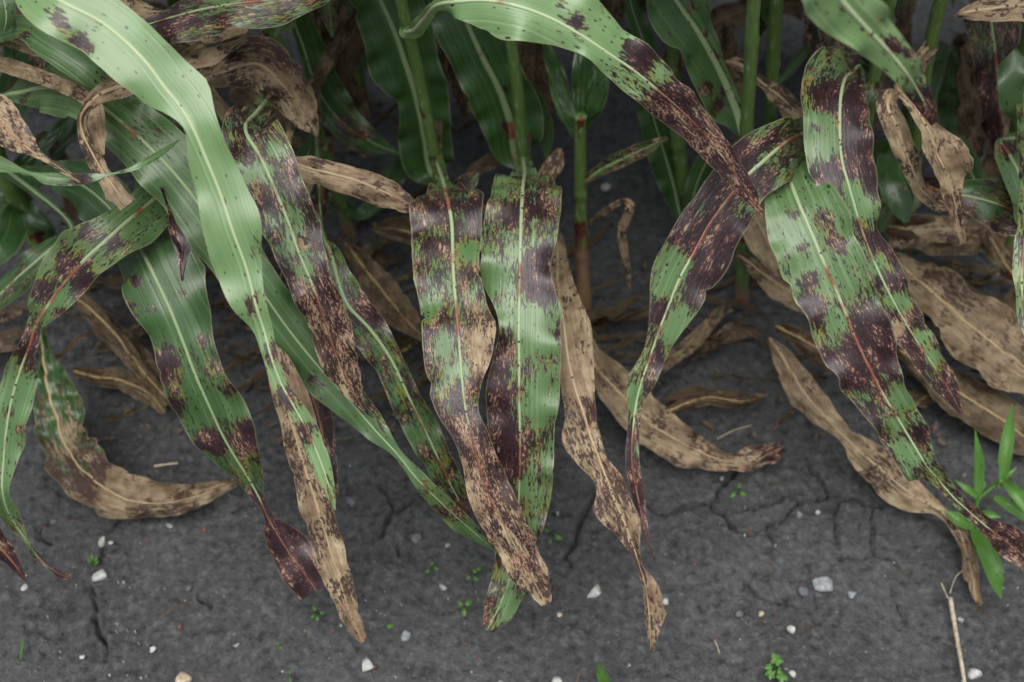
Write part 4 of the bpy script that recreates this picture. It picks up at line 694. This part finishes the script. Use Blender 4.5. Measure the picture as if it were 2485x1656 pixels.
# ------------------------------------------------------------------ stones
def stone_mesh(r, seed, ang=.35, sx=1, sy=1, sz=.7):
    bm = bmesh.new(); bmesh.ops.create_icosphere(bm, subdivisions=2, radius=1.0)
    s = Vector((seed*3.1, seed*1.7, seed*.9)); rg = random.Random(seed)
    planes = [(Vector((rg.gauss(0, 1), rg.gauss(0, 1), rg.gauss(0, 1))).normalized(), rg.uniform(.42, .82)) for _ in range(9)]
    for v in bm.verts:
        p = v.co.copy()
        for n, d in planes:
            e = p.dot(n)-d
            if e > 0: p -= n*e*.9
        p *= 1+.10*mnoise.noise(p*1.8+s)+.05*mnoise.noise(p*5+s)
        v.co = Vector((p.x*sx, p.y*sy, p.z*sz))*r
    me = bpy.data.meshes.new('pebble'); bm.to_mesh(me); bm.free()
    me.polygons.foreach_set('use_smooth', [rg.random() < 2 for _ in me.polygons]); me.update(); return me
STONES = [ # px, py, diameter px, material, label
 (241,1305,24,M_WHITE,'white pebble lying next to a much smaller white one'), (262,1308,13,M_WHITE,'small white pebble right beside a larger white one'),
 (236,1389,30,M_WHITE,'white pebble at the top end of the long soil crack'), (52,1417,19,M_WHITE,'white chip touching the maroon leaf tip'),
 (407,1266,19,M_GREY,'grey chip just below the curved withered leaf'), (573,1555,24,M_GREY,'bluish grey round pebble on open soil'),
 (364,1566,16,M_WHITE,'cream pebble between two small white chips on open soil'), (193,1585,14,M_WHITE,'small white chip left of the long soil crack'),
 (493,1590,16,M_WHITE,'white chip near the tan stone'), (443,1642,42,M_TAN,'tan oval stone, the largest brownish one'),
 (121,1257,22,M_DARK,'dark grey pebble by the curved withered leaf'), (455,1418,24,M_DARK,'dark grey pebble beside a short deep crack'),
 (851,1210,32,M_DARK,'dull grey stone beside the black-speckled tan leaf'), (1008,1296,32,M_DARK,'dark flat stone below the flecked leaf tip'),
 (1085,1314,16,M_GREY,'small grey chip under the flecked leaf tip'), (1442,1430,38,M_WHITE,'white angular stone between the two twisted tips'),
 (982,1535,26,M_GREY,'two-toned grey stone right of the black-speckled leaf tip'), (889,1609,34,M_WHITE,'bright white stone below the black-speckled leaf tip'),
 (1350,1648,36,M_WHITE,'white stone beside the single grass blade'), (1212,1655,24,M_GREY,'pale grey stone beside a brown crumb'),
 (1526,1603,17,M_GREY,'pale round pebble right of the single grass blade'), (1617,1451,16,M_WHITE,'white chip right of the twisted tan tip'),
 (1075,1416,22,M_GREY,'flaky grey chip beside the creeping seedling'), (1444,1314,16,M_DARK,'dull pebble left of the twisted tan leaf'),
 (1998,1410,46,M_GREY,'large angular grey stone with flat faces'), (1957,1425,28,M_DARK,'dark pebble touching the large angular grey stone'),
 (2072,1433,24,M_GREY,'grey pebble right of the large angular stone'), (1944,1239,18,M_GREY,'pale grey chip under the crack junction'),
 (1990,1233,14,M_WHITE,'small white oval chip under the crack junction'), (1924,1520,22,M_WHITE,'white round pebble below the large angular stone'),
 (1798,1482,20,M_DARK,'dark bluish pebble near a tan crumb'), (2340,1496,22,M_GREY,'pale flake beside the straw stick'),
 (2371,1629,40,M_WHITE,'white pitted stone at the foot of the straw stick'), (1926,1630,22,M_WHITE,'cream flat chip beside the lobed seedling'),
 (2434,1373,22,M_WHITE,'white pebble beneath the grass weed'), (1908,1616,17,M_TAN,'brownish chip touching the lobed seedling'),
 (1850,1483,17,M_TAN,'tan crumb next to the dark bluish pebble'), (1755,1150,13,M_GREY,'tiny pale pebble by the crumpled dark leaf tip'),
 (1473,443,26,M_WHITE,'white pebble on soil behind the thin young plant'), (1360,1482,18,M_TAN,'flat tan chip below the white angular stone'),
]
for i, (px, py, dpx, m, lab) in enumerate(STONES):
    p = at_z(px, py, 0.0); r = dpx*depth(p)/FPX*.56; rg = random.Random(i)
    o = link('pebble', stone_mesh(r, i+1, sx=rg.uniform(.85, 1.2), sy=rg.uniform(.85, 1.15), sz=rg.uniform(.55, .8)), None, m)
    o.location = (p[0], p[1], r*.16-.012); o.rotation_euler = (0, 0, rg.uniform(0, 6)); tag(o, lab, 'pebble', 'pebbles on the soil')
def crumbs(name, label, n, m, rmin, rmax, seed, spots=None):
    rg = random.Random(seed); V, F = [], []
    for k in range(n):
        if spots and k < len(spots): px, py = spots[k]
        else: px, py = rg.uniform(-50, 2540), 1000+rg.random()**.8*690
        p = at_z(px, py, -.010); r = rg.uniform(rmin, rmax)*(1 if rg.random() < .8 else 1.7); b = len(V); a0 = rg.uniform(0, 6)
        for j in range(5):
            a = a0+j*TAU/5; V.append((p[0]+math.cos(a)*r*rg.uniform(.7, 1.2), p[1]+math.sin(a)*r*rg.uniform(.7, 1.2), -.018))
        for j in range(5):
            a = a0+j*TAU/5+.3; V.append((p[0]+math.cos(a)*r*.7, p[1]+math.sin(a)*r*.7, -.012+r*rg.uniform(.4, 1.0)))
        for j in range(5): F.append((b+j, b+(j+1) % 5, b+5+(j+1) % 5, b+5+j))
        F.append(tuple(b+5+j for j in range(5)))
    o = link(name, mesh(name, V, F, False), None, m); tag(o, label, 'grit', None, 'stuff')
crumbs('grit', 'fine pale grit scattered over the dark soil', 240, M_WHITE, .0004, .0012, 1)
crumbs('brown_crumbs', 'fine brown plant crumbs scattered over the soil', 260, M_TWIG, .0005, .0019, 2)
def flakes(n, seed):
    rg = random.Random(seed); V, F = [], []
    for k in range(n):
        px, py = rg.uniform(-60, 2540), 560+rg.random()**1.1*520
        p = at_z(px, py, 0); a = rg.uniform(0, TAU); L = rg.uniform(.003, .011); w = L*rg.uniform(.12, .5); b = len(V); t = rg.uniform(-.25, .25)
        for (f, g) in ((-1, -.3), (-.2, -1), (.8, -.7), (1, .3), (.1, 1), (-.8, .6)):
            f *= rg.uniform(.7, 1.2); g *= rg.uniform(.6, 1.3)
            V.append((p[0]+math.cos(a)*f*L-math.sin(a)*g*w, p[1]+math.sin(a)*f*L+math.cos(a)*g*w, .001+abs(f*t)*L+rg.uniform(0, .002)-.004))
        F.append(tuple(range(b, b+6)))
    o = link('leaf_fragments', mesh('leaf_fragments', V, F, False), None, M_TWIG); tag(o, 'small brown leaf fragments strewn under the row of plants', 'debris', None, 'stuff')
flakes(420, 8)
crumbs('red_seeds', 'scattered tiny orange red seeds on the soil', 26, M_RED, .0009, .0017, 3, [T9((85,325))[0], T9((890,308))[0], T9((465,525))[0], T9((908,850))[0], T9((1190,868))[0], T9((1780,873))[0], T9((215,1230))[0], T9((640,1112))[0], T9((1825,1300))[0], T8((1530,590))[0], T8((1497,770))[0], T8((560,1053))[0], T7((490,470))[0], T7((1388,530))[0], T7((1518,933))[0], T7((988,597))[0], T9((85,765))[0]])

# ------------------------------------------------------------------ straw, twigs
def rod(name, label, pts, r, m, cat, group=None):
    P = np.array([at_z(x, y, z) for x, y, z in pts]); n = 24
    S, u = catmull(np.column_stack([P, np.zeros(len(P)), np.zeros(len(P))]), n)
    o = tube(name, S[:, :3], r*(1-.25*np.linspace(0, 1, n))*(1+.06*np.sin(u*300)), None, m, k=8); return tag(o, label, cat, group)
rod('straw_stick', 'pale straw stick lying on the soil beside the white pitted stone', [(2306,1452,.004),(2318,1525,.003),(2333,1610,.003),(2346,1690,.002)], .0030, M_STRAW, 'stick')
for i, (pts, r, lab) in enumerate([
  ([(2284,1415,.002),(2300,1450,.004),(2312,1470,.002)], .0009, 'thin dry rootlet at the top of the straw stick'),
  ([(2345,1380,.004),(2320,1400,.012),(2305,1440,.006)], .0007, 'thin rootlet bent over the straw stick'),
  ([(390,1498,.001),(415,1482,.002),(434,1472,.001)], .0012, 'short brown twig on open soil left of the deep crack'),
  ([(1398,1660,.001),(1406,1635,.003),(1412,1620,.002)], .0012, 'short twig beside the single grass blade'),
  ([(1740,1066,.001),(1780,1045,.002),(1825,1032,.001)], .0008, 'thin straw on soil above the forked crack'),
  ([(375,1132,.001),(400,1128,.002),(432,1124,.001)], .0018, 'short pale straw inside the curve of the withered leaf'),
  ([(1735,1555,.001),(1742,1572,.002),(1746,1588,.001)], .0007, 'tiny straw next to a red seed')]):
    rod('twig', lab, pts, r, M_TWIG if i in (2, 3) else M_STRAW, 'twig', 'twigs on the soil')

# ------------------------------------------------------------------ weeds
gw = empty('grass_weed', tuple(at_z(2372,1300,0))); tag(gw, 'bright green grass weed with broad blades beside the torn leaf', 'weed')
def wblade(e, pts, w, name='blade', **kw):
    n = len(pts); prof = np.sin(np.pi*np.clip(np.linspace(.10, 1.0, n), 0, 1))**.7*.9+.1; prof[-1] = .04; prof[0] = .5
    return sleaf(e, [(x, y, w*f, w*f, z) for (x, y, z), f in zip(pts, prof)], les=0, ded=-1, mat=M_WEED, rib=False, name=name, nv=7, ruf=.0008, ragged=.02, curl=kw.pop('curl', .3), **kw)
stem = [at_z(2366,1310,0), at_z(2371,1260,.02), at_z(2373,1215,.045), at_z(2400,1190,.06), at_z(2432,1165,.075)]
S_, u_ = catmull(np.column_stack([np.array(stem), np.zeros(5), np.zeros(5)]), 24)
tube('stem', S_[:, :3], np.linspace(.0030, .0018, 24), gw, M_WEED, k=8)
for pts, w in [([(2371,1212,.045),(2374,1165,.07),(2374,1110,.10),(2366,1043,.13)], 13), ([(2432,1165,.075),(2437,1110,.10),(2446,1050,.12),(2456,980,.15)], 15),
  ([(2437,1167,.075),(2460,1190,.085),(2490,1232,.08),(2520,1280,.07)], 15), ([(2414,1206,.055),(2445,1225,.06),(2490,1255,.055),(2520,1275,.05)], 13),
  ([(2370,1206,.05),(2345,1185,.06),(2316,1165,.06)], 9), ([(2364,1276,.02),(2330,1262,.035),(2292,1238,.035)], 18),
  ([(2368,1284,.03),(2392,1335,.055),(2412,1395,.05),(2430,1454,.02)], 25), ([(2370,1250,.04),(2400,1248,.05),(2430,1256,.05)], 10),
  ([(2372,1290,.02),(2380,1330,.03),(2396,1390,.02)], 18), ([(2374,1200,.05),(2384,1180,.06),(2392,1168,.065)], 7), ([(2405,1185,.06),(2420,1172,.075),(2428,1190,.08)], 6), ([(2330,1236,.02),(2355,1250,.03),(2370,1262,.03)], 9),
  ([(2426,1172,.07),(2448,1150,.085),(2468,1135,.09)], 6)]:
    wblade(gw, pts, w)
sb = empty('grass_shoot', tuple(at_z(1470,1662,0))); tag(sb, 'single upright green grass blade beside a white stone', 'weed'); wblade(sb, [(1472,1672,-.01),(1466,1650,.02),(1458,1630,.035),(1452,1606,.055)], 14)
sp_ = empty('sprout', tuple(at_z(50,1600,0))); tag(sp_, 'thin withering sprout standing alone on open soil', 'weed'); wblade(sp_, [(50,1602,0),(52,1580,.012),(55,1560,.022),(55,1545,.03)], 3)
tf = empty('grass_seedling', tuple(at_z(226,1372,0))); tag(tf, 'tiny grass seedling above the white pebble at the crack', 'weed')
for q in [(212,1352), (222,1340), (236,1350), (240,1362)]: wblade(tf, [(226,1372,-.008), ((226+q[0])/2, (1372+q[1])/2, .006), (q[0], q[1], .008)], 3.5)
def seedling(label, base, leaves, name='seedling'):
    e = empty(name, tuple(at_z(*base, 0))); tag(e, label, 'weed', 'seedlings on the soil')
    for (x, y, w) in leaves:
        b = at_z(base[0], base[1], -.01); c = at_z(x, y, .008)
        tube('stem', np.linspace(b, c, 5)+np.array([[0, 0, h] for h in (0, .003, .004, .003, 0)]), np.full(5, .0006), e, M_WEED, k=6)
        dx, dy = x-base[0], y-base[1]; L = max(math.hypot(dx, dy), 1); dx, dy = dx/L*w*1.3, dy/L*w*1.3
        wblade(e, [(x-dx*.3, y-dy*.3, .008), (x+dx*.3, y+dy*.3, .0095), (x+dx, y+dy, .008), (x+dx*1.5, y+dy*1.5, .0065)], w*.75, name='leaf')
seedling('three-leaved seedling below the creeping seedling', (1126,1474), [(1120,1468,7), (1133,1467,8), (1126,1481,8)])
seedling('creeping seedling with small leaves beside a flaky chip', (1142,1393), [(1150,1388,6), (1160,1382,6), (1138,1399,5), (1152,1402,6), (1030,1386,4)][:4])
seedling('tiny seedling on the left of the creeping one', (1048,1378), [(1040,1384,5), (1056,1380,5), (1048,1370,4)])
seedling('two-leaved seedling right of the hanging half tan leaf', (1338,1296), [(1350,1302,8), (1330,1290,5), (1336,1310,5)])
seedling('seedling with four small leaves left of the black-speckled leaf tip', (771,1489), [(765,1480,6), (779,1488,6), (770,1497,6), (762,1494,5)])
seedling('seedling between the crumpled leaf tip and the forked crack', (1790,1193), [(1783,1198,7), (1799,1197,7), (1794,1182,5)])
seedling('sprig lying alone on open soil below the speckled leaf', (934,1524), [(942,1521,7)])
seedling('tiny green sprout near the tan oval stone', (676,1570), [(674,1564,4), (679,1572,4)])
seedling('tiny green sprout near the picture base by open soil', (704,1642), [(703,1634,4), (705,1648,4)])
# lobed seedling
ls = empty('lobed_seedling', tuple(at_z(1884,1630,0))); tag(ls, 'bright green seedling with lobed leaves on open soil', 'weed')
for (x, y, s, a) in [(1886,1600,15,-90), (1866,1618,9,200), (1872,1634,12,150), (1897,1640,14,60), (1892,1626,7,-30)]:
    b0 = at_z(1884,1630,-.01); c = at_z(x, y, .012)
    tube('stem', np.linspace(b0, c, 6)+np.array([[0, 0, h] for h in (0, .004, .006, .006, .003, 0)]), np.full(6, .0008), ls, M_WEED, k=6)
    bm = bmesh.new(); d = depth(c)/FPX; ce = bm.verts.new(tuple(c)); ring = []
    for j in range(28):
        g = TAU*j/28; rad = s*(.55+.45*abs(math.cos(2.5*g))**.7)*(1.15 if abs(g-math.pi) < 1.2 else 1)*(.95+.1*(j % 2)); gg = g+math.radians(a)+math.pi
        ring.append(bm.verts.new((c[0]+math.cos(gg)*rad*d, c[1]-math.sin(gg)*rad*d*1.15, c[2]+.0025*math.cos(2.5*g)-.003*(rad/s)**2)))
    for j in range(28): bm.faces.new((ce, ring[(j+1) % 28], ring[j]))
    me = bpy.data.meshes.new('leaf'); bm.to_mesh(me); bm.free(); me.polygons.foreach_set('use_smooth', [True]*28)
    co = np.array([v.co for v in me.vertices]); attr(me, 'lc', co, 'FLOAT_VECTOR'); link('leaf', me, ls, M_WEED)
